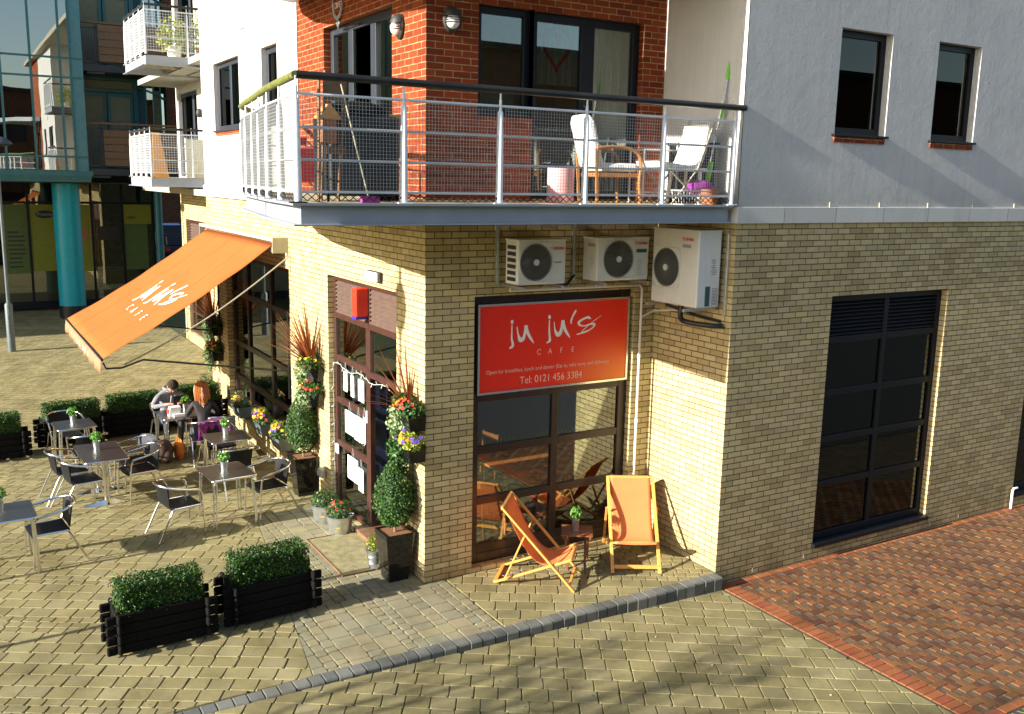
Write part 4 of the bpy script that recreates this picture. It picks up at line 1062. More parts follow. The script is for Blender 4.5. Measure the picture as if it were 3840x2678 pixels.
drape('coat', 'coatgrey', 'grey coat hung over a chair back beside the pedestal table', 'coat', (-2.42, 5.50, 0), R_(-82), .30, .20, .48)
drape('grey_blanket', 'hoodie', 'dark grey blanket over the chair back in front of the seated woman', 'blanket', (-.84, 6.62, 0), R_(172), .27, .20, .34)

# ------------------------------------------------------------------ topiaries, tubs and wall planters
def topiary(label, loc, s=1.0, crown=1.0):
    t = thing('box_topiary', label, 'potted plant', loc, 0, 'cone-clipped box trees in tall black pots')
    a, b, H = .125, .19, .62
    p = MB(); vs = [(-a, -a, 0), (a, -a, 0), (a, a, 0), (-a, a, 0), (-b, -b, H), (b, -b, H), (b, b, H), (-b, b, H), (-b+.012, -b+.012, H), (b-.012, -b+.012, H), (b-.012, b-.012, H), (-b+.012, b-.012, H), (-b+.02, -b+.02, H-.05), (b-.02, -b+.02, H-.05), (b-.02, b-.02, H-.05), (-b+.02, b-.02, H-.05)]
    p.add(vs, [(3, 2, 1, 0), (0, 1, 5, 4), (1, 2, 6, 5), (2, 3, 7, 6), (3, 0, 4, 7), (4, 5, 9, 8), (5, 6, 10, 9), (6, 7, 11, 10), (7, 4, 8, 11), (8, 9, 13, 12), (9, 10, 14, 13), (10, 11, 15, 14), (11, 8, 12, 15)])
    p.build('pot', 'blackpot', t, world=False)
    MB().box(-b+.014, -b+.014, H-.06, b-.014, b-.014, H-.022).build('bark_mulch', 'soil', t, world=False)
    MB().tube([(0, 0, H-.04), (.01, 0, H+.10), (0, .01, H+.45)], [.018, .016, .010], 8).build('trunk', 'bark', t, world=False, smooth=True)
    f = MB(); z0, z1 = H+.08, H+.08+.92*crown
    f.lathe([(.02, z0+.06), (.16, z0+.14), (.19, z0+.30), (.14, z0+.55*crown), (.04, z1-.10)], n=14)
    for _ in range(5200):
        u = random.random(); r = .265*s*((math.sin(math.pi*min(1, (u*.82+.13)))**.75)*(1-.42*max(0, u-.35)))
        az = random.uniform(0, 2*math.pi); q = random.uniform(.82, 1.05)+.06*math.sin(az*5+u*19)+(random.uniform(.03, .14) if random.random() < .03 else 0)
        x, y, z = r*q*math.cos(az), r*q*math.sin(az), z0+(z1-z0)*u
        if loc[0]+x > -.02: x = -.02-loc[0]-random.random()*.03
        f.leaf((x, y, z), Vector((math.cos(az), math.sin(az), .5))+rnd_dir()*.8, .030*random.uniform(.7, 1.4))
    f.build('crown', 'leafbox', t, world=False); return t
random.seed(21)
topiary('tall black pot with clipped box tree right of the door, at the building corner', (-.245, .34, 0), 1, .9)
topiary('tall black pot with a clipped box tree left of the door, beside the flower boxes', (-.20, 3.93, 0), .97)
def tub(label, loc, r=.19, h=.26, kind=0):
    t = thing('galvanised_tub', label, 'planter', loc, 0, 'galvanised tubs beside the door')
    MB().lathe([(r*.72, 0), (r*.76, .01), (r*.98, h-.02), (r*1.03, h), (r*.98, h+.006), (r*.93, h-.02), (0, h-.03)], n=28, cap=False).build('tub', 'galv', t, world=False, smooth=True)
    hd = MB(); hd.tube(sweep([(-r*.66, -r*.80, h*.78), (-r*.74, -r*.90, h*.60), (-r*.55, -r*1.02, h*.52), (-r*.36, -r*1.0, h*.60), (-r*.38, -r*.92, h*.78)]), .004, 6); hd.build('handle', 'galv', t, world=False, smooth=True)
    hg = MB(); hg.tube([(-r*.68, -r*.97, h*.53), (-r*.42, -r*1.06, h*.53)], .012, 8); hg.build('handle_grip', 'pine', t, world=False, smooth=True)
    f = MB(); leaf_blob(f, (0, 0, h+.08), (r*1.05, r*1.05, .13), 900, .034, 0, up=.6)
    if kind == 0: flowers(f, (0, 0, h+.06), (r*.9, r*.9, .16), 4, .022, 1)
    else:
        flowers(f, (0, 0, h+.08), (r*.9, r*.9, .15), 10, .032, 2)
    f.build('plants', ['leafbox', 'curtain', 'petalred'], t, world=False); return t
tub('galvanised tub of green plants farther from the door, behind the one with red flowers', (-.33, 2.62, 0), kind=0)
tub('galvanised tub with red flowers and a wooden handle beside the door mat', (-.30, 2.09, 0), kind=1)
t = thing('metal_bucket', 'small ribbed metal bucket with a yellow-green plant, tucked behind the right tall black pot', 'bucket', (-.36, .72, 0))
MB().lathe([(.075, 0), (.082, .08), (.088, .085), (.085, .09), (.092, .17), (.098, .175), (.095, .18), (.104, .26), (.108, .265), (.1, .262), (.09, .22), (0, .22)], n=24, cap=False).build('bucket', 'galv', t, world=False, smooth=True)
f = MB(); leaf_blob(f, (-.01, .01, .33), (.08, .08, .13), 260, .032, up=.8); f.build('plant', 'leafyel', t, world=False)
def wall_planter(label, loc, spiky, seed, trail='leafivy', fl=('petalred',), s=1.0, right='leafdark'):
    random.seed(seed)
    t = thing('wall_planter', label, 'wall planter', loc, 0, 'black planters hung on the brick wall')
    b = MB(); vs = [(-.19, -.15, 0), (-.002, -.15, 0), (-.002, .15, 0), (-.19, .15, 0), (-.24, -.18, .20), (-.002, -.18, .20), (-.002, .18, .20), (-.24, .18, .20)]
    b.add(vs, [(3, 2, 1, 0), (0, 1, 5, 4), (1, 2, 6, 5), (2, 3, 7, 6), (3, 0, 4, 7)]); b.box(-.225, -.165, .15, -.01, .165, .17)
    b.build('planter_box', 'blackpot' if s > 0 else 'timber', t, world=False)
    f = MB()
    leaf_blob(f, (-.17, .19, .10), (.17, .20, .21), 620, .05, 0, up=.2)
    leaf_blob(f, (-.17, .24, -.10), (.12, .13, .19), 260, .048, 0, up=.0)
    leaf_blob(f, (-.15, -.08, .27), (.16, .18, .12), 480, .045, 1, up=.7)
    leaf_blob(f, (-.15, .13, .31), (.15, .15, .13), 330, .05, 2, up=.7)
    for k, m_ in enumerate(fl): flowers(f, (-.14, -.02+.08*k, .26), (.19, .25, .14), 11, .032, 3+k)
    f.build('plants', [trail, right, 'leafbox']+list(fl), t, world=False)
    if spiky:
        g_ = MB(); spikes(g_, (-.13, .02, .22), spiky, .98 if spiky > 30 else .85, w=.036, side=(-.35, .45, 0)); g_.build('spiky_plant', 'cordy', t, world=False)
    return t
wall_planter('upper black wall planter right of the door, with dark red spiky leaves and red flowers', (0, -.02+.16, 1.93), 26, 31, fl=('petalred', 'petalora'))
wall_planter('lower black wall planter right of the door, with yellow-green leaves and pansies', (0, .14, 1.55), 0, 32, trail='leafdark', fl=('petalpur', 'petalora'), right='leafyel')
wall_planter('upper wall planter between door and awning, with big red spiky plant and yellow pansies', (0, 3.66, 1.86), 95, 33, fl=('petalyel',))
wall_planter('lower black wall planter between the door and the awning, with red berries and pale ivy', (0, 3.66, 1.47), 0, 34, fl=('petalred', 'petalyel'))
wall_planter('upper black wall planter on the far pier beyond the awning, with a red spiky plant', (0, 9.62, 1.66), 60, 35, fl=('petalpur', 'petalora'))
wall_planter('lower black wall planter on the far pier beyond the awning, with orange flowers', (0, 9.62, 1.14), 0, 36, fl=('petalora', 'petalred'))
random.seed(40)
t = thing('potted_shrub', 'small round shrub in a tall zinc pot by the far pier beyond the awning', 'potted plant', (-.28, 9.95, 0))
MB().lathe([(.10, 0), (.135, .38), (.14, .39), (.12, .37), (0, .36)], n=20, cap=False).build('pot', 'galv', t, world=False, smooth=True)
f = MB(); leaf_blob(f, (0, 0, .58), (.19, .19, .24), 700, .034); f.build('foliage', 'leafbox', t, world=False)
# flower troughs on the window sill
def trough(label, y, fl, seed):
    random.seed(seed)
    t = thing('flower_trough', label, 'flower trough', (-.16, y, .42), 0, 'metal flower troughs on the long sill')
    b = MB(); vs = [(-.09, -.22, 0), (.09, -.22, 0), (.09, .22, 0), (-.09, .22, 0), (-.14, -.28, .22), (.13, -.28, .22), (.13, .28, .22), (-.14, .28, .22)]
    b.add(vs, [(3, 2, 1, 0), (0, 1, 5, 4), (1, 2, 6, 5), (2, 3, 7, 6), (3, 0, 4, 7)]); b.box(-.13, -.27, .17, .12, .27, .19); b.build('trough', 'lampmetal', t, world=False)
    f = MB(); leaf_blob(f, (-.02, 0, .27), (.18, .30, .13), 700, .036, 0, up=.5)
    leaf_blob(f, (-.02, .1, .36), (.12, .16, .10), 220, .036, 1, up=.7)
    for k, m_ in enumerate(fl): flowers(f, (-.03, .04*k-.05, .29), (.18, .30, .13), 8, .030, 2+k)
    f.build('plants', ['leafdark', 'leafyel' if seed % 2 else 'leafivy']+list(fl), t, world=False)
trough('metal flower trough on the sill nearest the box topiary, orange and yellow pansies', 5.15, ('petalora', 'petalyel', 'petalpur'), 51)
trough('middle metal flower trough on the sill, mixed yellow, red and purple pansies', 6.2, ('petalyel', 'petalred', 'petalpur', 'petalora'), 53)
trough('farthest metal flower trough on the sill, silvery leaves behind the seated couple', 7.6, ('petalyel', 'petalred'), 54)

# ------------------------------------------------------------------ door mat
mb = MB().box(-.80, .66, .003, -.10, 2.0, .018); o = mb.build('door_mat', 'concrete', None, bevel=.004, loc=(-.45, 1.33, 0)); tag(o, 'large worn olive door mat in front of the cafe door', 'door mat')
e = MB(); e.box(-.815, .645, .003, -.085, .658, .024).box(-.815, 2.002, .003, -.085, 2.015, .024).box(-.815, .659, .003, -.802, 2.001, .024).box(-.098, .659, .003, -.085, 2.001, .024)
e.build('mat_edge', 'slat', o)

# ------------------------------------------------------------------ deck chairs
def deckchair(label, loc, rz):
    """local: facing -Y, width along X"""
    t = thing('deck_chair', label, 'deck chair', loc, rz, 'orange deck chairs'); w = .30
    for s in (-1, 1):
        MB().bar((s*w, -.46, .0), (s*w, .44, .99), .026, .042, up=(1, 0, 0)).build('long_rail', 'pine', t, world=False, bevel=.004)
        MB().bar((s*(w-.035), .52, .02), (s*(w-.035), -.40, .385), .024, .038, up=(1, 0, 0)).build('seat_rail', 'pine', t, world=False, bevel=.004)
        MB().bar((s*(w+.030), .16, .66), (s*(w+.03), .40, .075), .020, .032, up=(1, 0, 0)).build('prop', 'pine', t, world=False, bevel=.004)
    MB().bar((-w-.02, .44, .985), (w+.02, .44, .985), .034, .034).build('top_bar', 'pine', t, world=False, bevel=.01)
    MB().bar((-w+.02, -.40, .385), (w-.02, -.40, .385), .034, .034).build('front_bar', 'pine', t, world=False, bevel=.01)
    MB().bar((-w+.0, -.40, .065), (w, -.40, .065), .03, .045).build('foot_bar', 'pine', t, world=False, bevel=.004)
    MB().bar((-w+.03, .52, .022), (w-.03, .52, .022), .045, .03).build('rear_bar', 'pine', t, world=False, bevel=.004)
    nt_ = MB()
    for s in (-1, 1):
        for k in range(4):
            y = .20+k*.075; z = .5*0+.385+(y+.40)*(-.365/.92)+.03
            nt_.tube(sweep([(s*(w-.035), y-.02, z-.012), (s*(w-.035), y-.022, z+.02), (s*(w-.035), y+.008, z+.022)], 3), .006, 6)
    nt_.build('notch_hooks', 'alu', t, world=False, smooth=True)
    c = MB(); pts = sweep([(0, .455, 1.005), (0, .41, .96), (0, .30, .74), (0, .17, .50), (0, .02, .335), (0, -.14, .29), (0, -.30, .335), (0, -.405, .405), (0, -.425, .38)], 5); n = 12; vs = []
    for p in pts:
        for i in range(n+1):
            u = -1+2*i/n; sag = .012*(1-u*u)*(0 if p.z > .95 else 1); vs.append((u*(w-.03), p.y, p.z-sag))
    k = n+1; c.add(vs, [(j*k+i, j*k+i+1, (j+1)*k+i+1, (j+1)*k+i) for j in range(len(pts)-1) for i in range(n)])
    o = c.build('canvas', 'canvas', t, world=False, smooth=True); sd = o.modifiers.new('t', 'SOLIDIFY'); sd.thickness = .003
    return t
# chair 1: front direction (.76,-.65) ; chair 2: front direction (-.5,-.87)
deckchair('orange deck chair seen side-on, in front of the cafe window', (1.33, -.55, 0), math.atan2(-.66, .75)+math.pi/2)
deckchair('orange deck chair facing the camera, in the corner by the lit brick wall', (2.72, -.60, 0), math.atan2(-.865, -.50)+math.pi/2)
t = thing('side_table', 'small slatted reddish wooden folding table between the deck chairs', 'side table', (2.0, -.36, 0), R_(-35))
for k in range(7): MB().box(-.20, -.20+k*.058, .435, .20, -.20+k*.058+.046, .452).build('slat', 'redwood', t, world=False, bevel=.003)
for (a, b_) in (((-.17, -.19), (-.17, .19)), ((.17, -.19), (.17, .19))):
    MB().bar((a[0], a[1], .415), (a[0], b_[1], .415), .025, .035, up=(0, 0, 1)).build('frame_rail', 'redwood', t, world=False, bevel=.003)
for s in (-1, 1):
    MB().bar((s*.14, -.19, .40), (s*.14, .20, .0), .022, .032, up=(1, 0, 0)).build('leg', 'redwood', t, world=False, bevel=.003)
    MB().bar((s*.112, .19, .40), (s*.112, -.20, .0), .022, .032, up=(1, 0, 0)).build('leg', 'redwood', t, world=False, bevel=.003)
h = dup(herb0, (1.98, -.35, .453), .5, 'small leggy green herb in a ribbed metal pot on the slatted side table', (.85, .85, 1.15))

# ------------------------------------------------------------------ cafe sign
STROKES={
'j1':[(1.203,3.115,.0079),(1.202,3.04,.0095),(1.203,2.951,.0127),(1.216,2.902,.0158),(1.22,2.86,.0175),(1.199,2.843,.0158),(1.178,2.835,.0111)],
'dot1':[(1.204,3.167,.0189),(1.204,3.15,.0189)],
'u1':[(1.278,3.09,.0064),(1.286,3.035,.0088),(1.304,2.972,.016),(1.326,2.93,.0288),(1.366,2.936,.0241),(1.391,3.0,.0193),(1.406,3.096,.0225),(1.422,3.04,.0209),(1.457,2.968,.0194),(1.499,2.91,.0138),(1.525,2.875,.0049)],
'j2':[(1.752,3.145,.0083),(1.752,3.068,.0099),(1.755,2.991,.0141),(1.762,2.934,.0149),(1.766,2.891,.0166),(1.742,2.872,.0124),(1.72,2.863,.0075)],
'dot2':[(1.752,3.198,.0198),(1.753,3.181,.0198)],
'u2':[(1.825,3.123,.005),(1.834,3.049,.0092),(1.853,2.991,.0184),(1.881,2.961,.0302),(1.918,2.973,.0269),(1.941,3.035,.0202),(1.957,3.129,.0227),(1.97,3.075,.0219),(2.001,3.003,.0212),(2.045,2.943,.0145),(2.072,2.906,.0051)],
'ap':[(2.149,3.246,.0145),(2.109,3.181,.0128),(2.085,3.125,.0128),(2.088,3.093,.0111)],
's':[(2.381,3.138,.0113),(2.35,3.153,.0157),(2.294,3.142,.013),(2.227,3.113,.0155),(2.202,3.086,.0189),(2.229,3.055,.0121),(2.298,3.045,.0078),(2.384,3.061,.0114),(2.441,3.061,.0158),(2.455,3.046,.0123),(2.413,3.005,.0079),(2.319,2.968,.0113),(2.182,2.94,.0077)],
'tail':[(2.254,2.972,.0061),(2.333,3.032,.0052),(2.435,3.098,.0044),(2.559,3.164,.0027)]}
def stroke_mesh(mp, mb, wmul=1.0, thick=.003):
    """each pen stroke becomes a flattened rounded tube; mp maps (x, z, lift) to a point"""
    for si, (k, S) in enumerate(STROKES.items()):
        P = sweep([(a, b, w) for a, b, w in S], 5); n = len(P); L = []; Rr = []
        # round ends
        d0 = Vector((P[0].x-P[1].x, P[0].y-P[1].y)).normalized(); d1 = Vector((P[-1].x-P[-2].x, P[-1].y-P[-2].y)).normalized()
        Q = [(P[0].x+d0.x*P[0].z, P[0].y+d0.y*P[0].z, .0004), (P[0].x+d0.x*P[0].z*.7, P[0].y+d0.y*P[0].z*.7, P[0].z*.7)]+[tuple(p) for p in P]+[(P[-1].x+d1.x*P[-1].z*.7, P[-1].y+d1.y*P[-1].z*.7, P[-1].z*.7), (P[-1].x+d1.x*P[-1].z, P[-1].y+d1.y*P[-1].z, .0004)]
        vs = []
        lift = thick+si*.0002
        for i, q in enumerate(Q):
            a = Q[max(0, i-1)]; b = Q[min(len(Q)-1, i+1)]; d = Vector((b[0]-a[0], b[1]-a[1])).normalized(); w = q[2]*wmul
            vs += [mp(q[0]-d.y*w, q[1]+d.x*w, lift*.3), mp(q[0], q[1], lift+i*.00002), mp(q[0]+d.y*w, q[1]-d.x*w, lift*.3)]
        mb.add(vs, [f for i in range(len(Q)-1) for f in ((3*i, 3*i+1, 3*i+4, 3*i+3), (3*i+1, 3*i+2, 3*i+5, 3*i+4))])
S = thing('cafe_sign', 'large red and orange sign with white handwriting above the cafe window', 'sign', (1.86, .08, 2.27))
MB().box(.745, .045, 2.30, 2.985, .075, 3.37).build('sign_board', 'sign', S)
e = MB().box(.72, .03, 2.275, 3.01, .08, 2.302).box(.72, .03, 3.368, 3.01, .08, 3.395).box(.72, .03, 2.303, .747, .08, 3.367).box(2.983, .03, 2.303, 3.01, .08, 3.367)
e.build('sign_frame', 'alu', S)
mb = MB(); stroke_mesh(lambda x, z, l: (x, .0445-l, z), mb); mb.build('handwriting', 'text', S)
for ch, x in zip('CAFE', (1.575, 1.745, 1.925, 2.10)): textmesh(ch, .098, 'textpale', S, (x, .0435, 2.722-(x-1.5)*.01), ROT_Y, sx=.92, offset=-.0012)
textmesh('Open for breakfast, lunch and dinner (Eat in, take away and delivery)', .0735, 'textpale', S, (.845, .0435, 2.525), ROT_Y, sx=.91, offset=-.001)
textmesh('Tel: 0121 456 3384', .135, 'textpale', S, (1.33, .0435, 2.365), ROT_Y, sx=.90, offset=-.0015)

# ------------------------------------------------------------------ awning
A = thing('awning', 'long orange awning stretched out over the terrace, with white handwriting', 'awning', (0, 7.4, 3.8))
T0, T1, B0, B1 = 5.22, 9.75, 5.14, 9.68
def awn(y01, s, lift=0):      # y01 0 near .. 1 far ; s 0 wall .. 1 front
    p0 = Vector((-.17, T0+(T1-T0)*y01, 3.80)); p1 = Vector((-2.84, B0+(B1-B0)*y01, 2.14))
    n = Vector((-.528, 0, .849)); sag = -.06*math.sin(math.pi*s)+.005*math.sin(s*23+y01*5)+.010*math.sin(y01*14+s*2.5)*math.sin(math.pi*s)
    return p0.lerp(p1, s)+n*(lift+sag)
mb = MB(); nu, nv = 24, 20; vs = [awn(i/nu, j/nv) for i in range(nu+1) for j in range(nv+1)]
mb.add(vs, [(i*(nv+1)+j, i*(nv+1)+j+1, (i+1)*(nv+1)+j+1, (i+1)*(nv+1)+j) for i in range(nu) for j in range(nv)])
o = mb.build('awning_fabric', 'awning', A, smooth=True); sd = o.modifiers.new('t', 'SOLIDIFY'); sd.thickness = .004; sd.offset = -1
mb = MB(); vs = []; nv = 48
for i in range(nv+1):
    y = B0+(B1-B0)*i/nv; sc = .03*abs(math.sin(math.pi*i/nv*11)); wv = .008*math.sin(i*.9)
    vs += [(-2.865, y, 2.12), (-2.875+wv, y, 2.0), (-2.880+wv*1.5, y, 1.90-sc*0+.03-sc)]
mb.add(vs, [f for i in range(nv) for f in ((3*i, 3*i+1, 3*i+4, 3*i+3), (3*i+1, 3*i+2, 3*i+5, 3*i+4))])
o = mb.build('valance', 'valance', A, smooth=True); sd = o.modifiers.new('t', 'SOLIDIFY'); sd.thickness = .003
MB().bar((-2.85, B0-.02, 2.13), (-2.85, B1+.02, 2.13), .035, .035).build('front_bar', 'black', A, bevel=.004)
c = MB(); c.box(-.24, 5.08, 3.875, -.002, 10.02, 3.90); c.box(-.255, 5.06, 3.66, -.002, 5.08, 3.905); c.box(-.255, 10.02, 3.66, -.002, 10.04, 3.905); c.box(-.255, 5.08, 3.845, -.24, 10.02, 3.90)
c.build('cassette', 'cassette', A)
MB().tube([(-.11, 5.1, 3.77), (-.11, 10.0, 3.77)], .045, 12).build('roller', 'valance', A, smooth=True)
MB().box(-.262, 5.085, 3.67, -.24, 5.12, 3.76).build('roller_bracket', 'galv', A)
for y in (5.12, 9.66):
    a = MB(); a.tube([(-2.84, y, 2.09), (-2.80, y, 1.995), (-2.58, y, 1.99), (-2.27, y, 2.09), (-.04, y, 1.72)], .0155, 8); a.build('arm', 'black', A, smooth=True)
    MB().box(-.03, y-.015, 1.25, -.004, y+.015, 2.7).build('arm_track', 'black', A)
def awnmap(x, z, l):    # sign coordinates onto the cloth: reading direction runs from far to near, letters lean down the slope
    u = (x-1.178)/(2.56-1.178); v = (3.25-z)/(3.25-2.83)
    y = 8.05-u*2.10; s = .43+v*.235
    return tuple(awn((y-T0)/(T1-T0), s, .006+l))
mb = MB(); stroke_mesh(awnmap, mb, 1.25, .004); mb.build('handwriting', 'text', A)
def awntext(txt, size, y0, s, sp):
    for i, ch in enumerate(txt):
        y = y0-i*sp; p = awn((y-T0)/(T1-T0), s, .010)
        xa = Vector((0, -1, 0)); ya = (awn(.5, 0)-awn(.5, 1)).normalized(); za = xa.cross(ya)
        rot = Matrix((xa, ya, za)).transposed().to_4x4(); textmesh(ch, size, 'text', A, p, rot, sx=.9)
awntext('CAFE', .22, 7.60, .735, .42)
for i, ch in enumerate('ju jus cafe'):
    if ch != ' ': textmesh(ch, .17, 'text', A, (-2.885, 8.6-i*.21, 1.965), ROT_X)
for q in (.25, .5, .75):
    sm_ = MB(); sm_.tube([awn(q, k/16, .004) for k in range(17)], .004, 5); sm_.build('seam', 'awning', A)
cb = MB(); pts = []
for k in range(41):
    t = k/40; pts.append((-.02-2.5*t, 4.95+.35*t, 3.62-1.62*t-.35*math.sin(math.pi*t)*.35))
cb.tube(pts, .012, 6); cb.build('cable', 'stainless', None, loc=(0, 0, 0), smooth=True)
tag(bpy.data.objects['cable'], 'thin twisted light cable running from the awning bracket down to its arm', 'cable')

# ------------------------------------------------------------------ air conditioning units
def ac_unit(label, w, h, d, loc, rz, fan, fr, tx, txt_y, vents=True, radial=False, ts=.055):
    """local: front faces -Y, x from 0 to w, z from 0"""
    t = thing('air_conditioner', label, 'air conditioner', loc, rz, 'air conditioning units under the balcony')
    b = MB().box(0, 0, 0, w, d, h); b.build('casing', 'acbody', t, world=False, bevel=.018, segs=3)
    MB().box(-.004, -.004, h-.016, w+.004, d+.004, h+.004).build('lid', 'acbody', t, world=False, bevel=.006)
    fx, fz = fan
    c = MB(); vs = []; n = 40
    c.prism([(fx+fr*.97*math.cos(2*math.pi*i/n), 0, fz+fr*.97*math.sin(2*math.pi*i/n)) for i in range(n)], (0, -.002, 0), (0, -.004, 0)); c.build('fan_opening', 'acdark', t, world=False)
    g = MB(); k = 17 if not radial else 9
    for i in range(1, k+1):
        r = fr*(.16+.84*i/k); g.tube([(fx+r*math.cos(2*math.pi*j/40), -.014+.006*(r/fr)**2, fz+r*math.sin(2*math.pi*j/40)) for j in range(40)], .0018 if i < k else .005, 4, closed=True)
    m = 18 if not radial else 64
    for i in range(m):
        a = 2*math.pi*i/m; sw = .5 if not radial else 0
        g.tube([(fx+fr*q*math.cos(a+sw*q), -.013, fz+fr*q*math.sin(a+sw*q)) for q in (.15, .4, .7, 1.0)], .0015, 4)
    g.build('fan_grille', 'fangrille', t, world=False)
    fl = MB(); R2 = fr*1.07; rr = R2*.30
    pts = []
    for (cx, cz, s) in ((1, 1, 0), (-1, 1, 90), (-1, -1, 180), (1, -1, 270)):
        if not radial and cx < 0: rr2 = R2*.92
        else: rr2 = rr
        for j in range(7): pts.append((fx+cx*(R2-rr2)+rr2*math.cos(R_(s+15*j)), -.006, fz+cz*(R2-rr2)+rr2*math.sin(R_(s+15*j))))
    fl.tube(pts, .006, 6, closed=True); fl.build('grille_surround', 'acbody', t, world=False, smooth=True)
    hb = MB(); hb.tube([(fx, -.004, fz), (fx, -.024, fz)], fr*.17, 24); hb.build('fan_hub', 'acbody', t, world=False)
    tm = textmesh('TOSHIBA', ts, 'acred', None, (0, 0, 0), Matrix.Identity(4), offset=.0012)
    tm.data.transform(Matrix.Translation((tx, -.003, txt_y)) @ ROT_Y); tm.parent = t
    if vents:
        v = MB()
        for i in range(6): v.box(-.003, .05, .04+i*(h-.08)/6, -.001, d-.05, .04+i*(h-.08)/6+(h-.08)/6*.62)
        v.build('side_vents', 'acdark', t, world=False)
    return t
a1 = ac_unit('left of the three outdoor air conditioning units, with six slots in its side', .67, .53, .29, (.99, -.42, 3.665), 0, (.245, .265), .215, .455, .41, ts=.046)
MB().tube([(.47, -.003, .26), (.485, -.003, .275), (.50, -.003, .26), (.485, -.003, .245)], .004, 4).build('logo_swirl', 'blue', a1, world=False)
tm = textmesh('INVERTER', .022, 'blue', None, (0, 0, 0), Matrix.Identity(4)); tm.data.transform(Matrix.Translation((.51, -.003, .252)) @ ROT_Y); tm.parent = a1
a2 = ac_unit('middle of the three outdoor air conditioning units, with a large round fan grille', .80, .53, .31, (2.11, -.44, 3.675), 0, (.32, .265), .225, .575, .44, vents=False, ts=.048)
MB().box(.60, -.004, .34, .76, -.001, .385).build('label_plate', 'acgreen', a2, world=False)
v = MB()
for i in range(7): v.box(.62, -.003, .06+i*.03, .62+random.uniform(.05, .09), -.001, .066+i*.03)
for i in range(5): v.box(-.003, .07, .18+i*.03, -.001, .13+random.random()*.05, .188+i*.03)
v.box(-.003, .06, .42, -.001, .2, .46); v.build('printed_text', 'acgrille', a2, world=False)
a3 = ac_unit('tall right-hand air conditioning unit fixed to the side wall, half in sunlight', .86, .93, .36, (2.97, -.44, 3.40), R_(-90), (.28, .45), .235, .555, .80, vents=False, radial=True, ts=.052)
MB().box(.57, -.004, .715, .72, -.001, .755).build('label_plate', 'acgrille', a3, world=False)
# end panel of the tall unit (faces -Y in the world = local +X end)
p = MB(); p.box(.861, .16, .36, .864, .34, .86); p.build('service_panel', 'acbody', a3, world=False, bevel=.001)
v = MB().box(.861, .13, .02, .868, .20, .26); v.build('dark_connector', 'acgreen', a3, world=False)
v = MB()
for i in range(12): v.box(.862, .24, .03+i*.018, .866, .33, .038+i*.018)
v.build('end_vent', 'acgrille', a3, world=False)
v = MB()
for i in range(9): v.box(.8642, .20+random.random()*.02, .40+i*.022, .8655, .27+random.random()*.04, .406+i*.022)
v.build('printed_text', 'ink', a3, world=False)
# brackets and pipes
def bracket(label, pts):
    t = thing('wall_bracket', label, 'bracket', pts[0][0])
    for p, q in pts: MB().bar(p, q, .035, .035).build('steel_channel', 'galv', t, bevel=.003)
bracket('galvanised channel bracket carrying the left air conditioning unit', [((1.02, -.003, 3.63), (1.02, -.52, 3.63)), ((1.58, -.003, 3.63), (1.58, -.50, 3.63)), ((.94, -.02, 3.64), (.94, -.02, 4.40))])
bracket('galvanised channel bracket carrying the middle air conditioning unit', [((2.18, -.003, 3.64), (2.18, -.54, 3.64)), ((2.84, -.003, 3.64), (2.84, -.54, 3.64)), ((2.05, -.02, 3.66), (2.05, -.02, 4.40))])
bracket('galvanised channel bracket carrying the tall right air conditioning unit', [((3.39, -.50, 3.37), (2.85, -.50, 3.37)), ((3.39, -1.20, 3.37), (2.85, -1.20, 3.37)), ((3.38, -1.36, 3.30), (3.38, -1.36, 4.3))])
o = MB(); o.tube([(1.10, -.10, 3.62), (1.10, -.045, 3.56), (3.10, -.045, 3.55), (3.14, -.045, 3.50), (3.14, -.045, .95)], .017, 8); o.tube([(2.38, -.045, 3.555), (2.38, -.08, 3.63)], .015, 8)
o.tube([(3.14, -.045, 3.12), (3.355, -.05, 3.20), (3.37, -.6, 3.28), (3.37, -1.1, 3.24)], .015, 8)
for z in (2.6, 1.7): o.tube([(3.14, -.045, z-.03), (3.14, -.045, z+.03)], .023, 8)
tag(o.build('drain_pipe', 'acbody', None, loc=(0, 0, 0), smooth=True), 'thin white plastic drain pipe running around the top right corner of the cafe sign', 'pipe')
o = MB(); o.tube(sweep([(3.05, -.95, 3.40), (3.04, -.95, 3.25), (3.10, -1.0, 3.19), (3.25, -1.25, 3.17), (3.37, -1.35, 3.17)], 5), .032, 10); o.tube([(3.1, -.6, 3.36), (3.3, -1.0, 3.25), (3.38, -1.3, 3.22)], .02, 8)
tag(o.build('insulated_pipe', 'black', None, loc=(0, 0, 0), smooth=True), 'fat black insulated pipe under the tall right air conditioning unit', 'pipe')
o = MB(); o.tube([(1.62, -.10, 3.75), (1.72, -.03, 3.62), (1.95, -.03, 3.60), (2.06, -.03, 3.72)], .018, 8)
tag(o.build('black_cable', 'black', None, loc=(0, 0, 0), smooth=True), 'black cable hanging between the left and middle air conditioning units', 'cable')
o = MB(); o.tube([(9.80, -1.52, .17), (9.70, -1.52, .17), (9.68, -1.52, .13), (9.68, -1.52, -.16)], .018, 8)
tag(o.build('white_overflow_pipe', 'white', None, loc=(0, 0, 0), smooth=True), 'short white bent pipe at the right edge of the photo above the red paving', 'pipe')

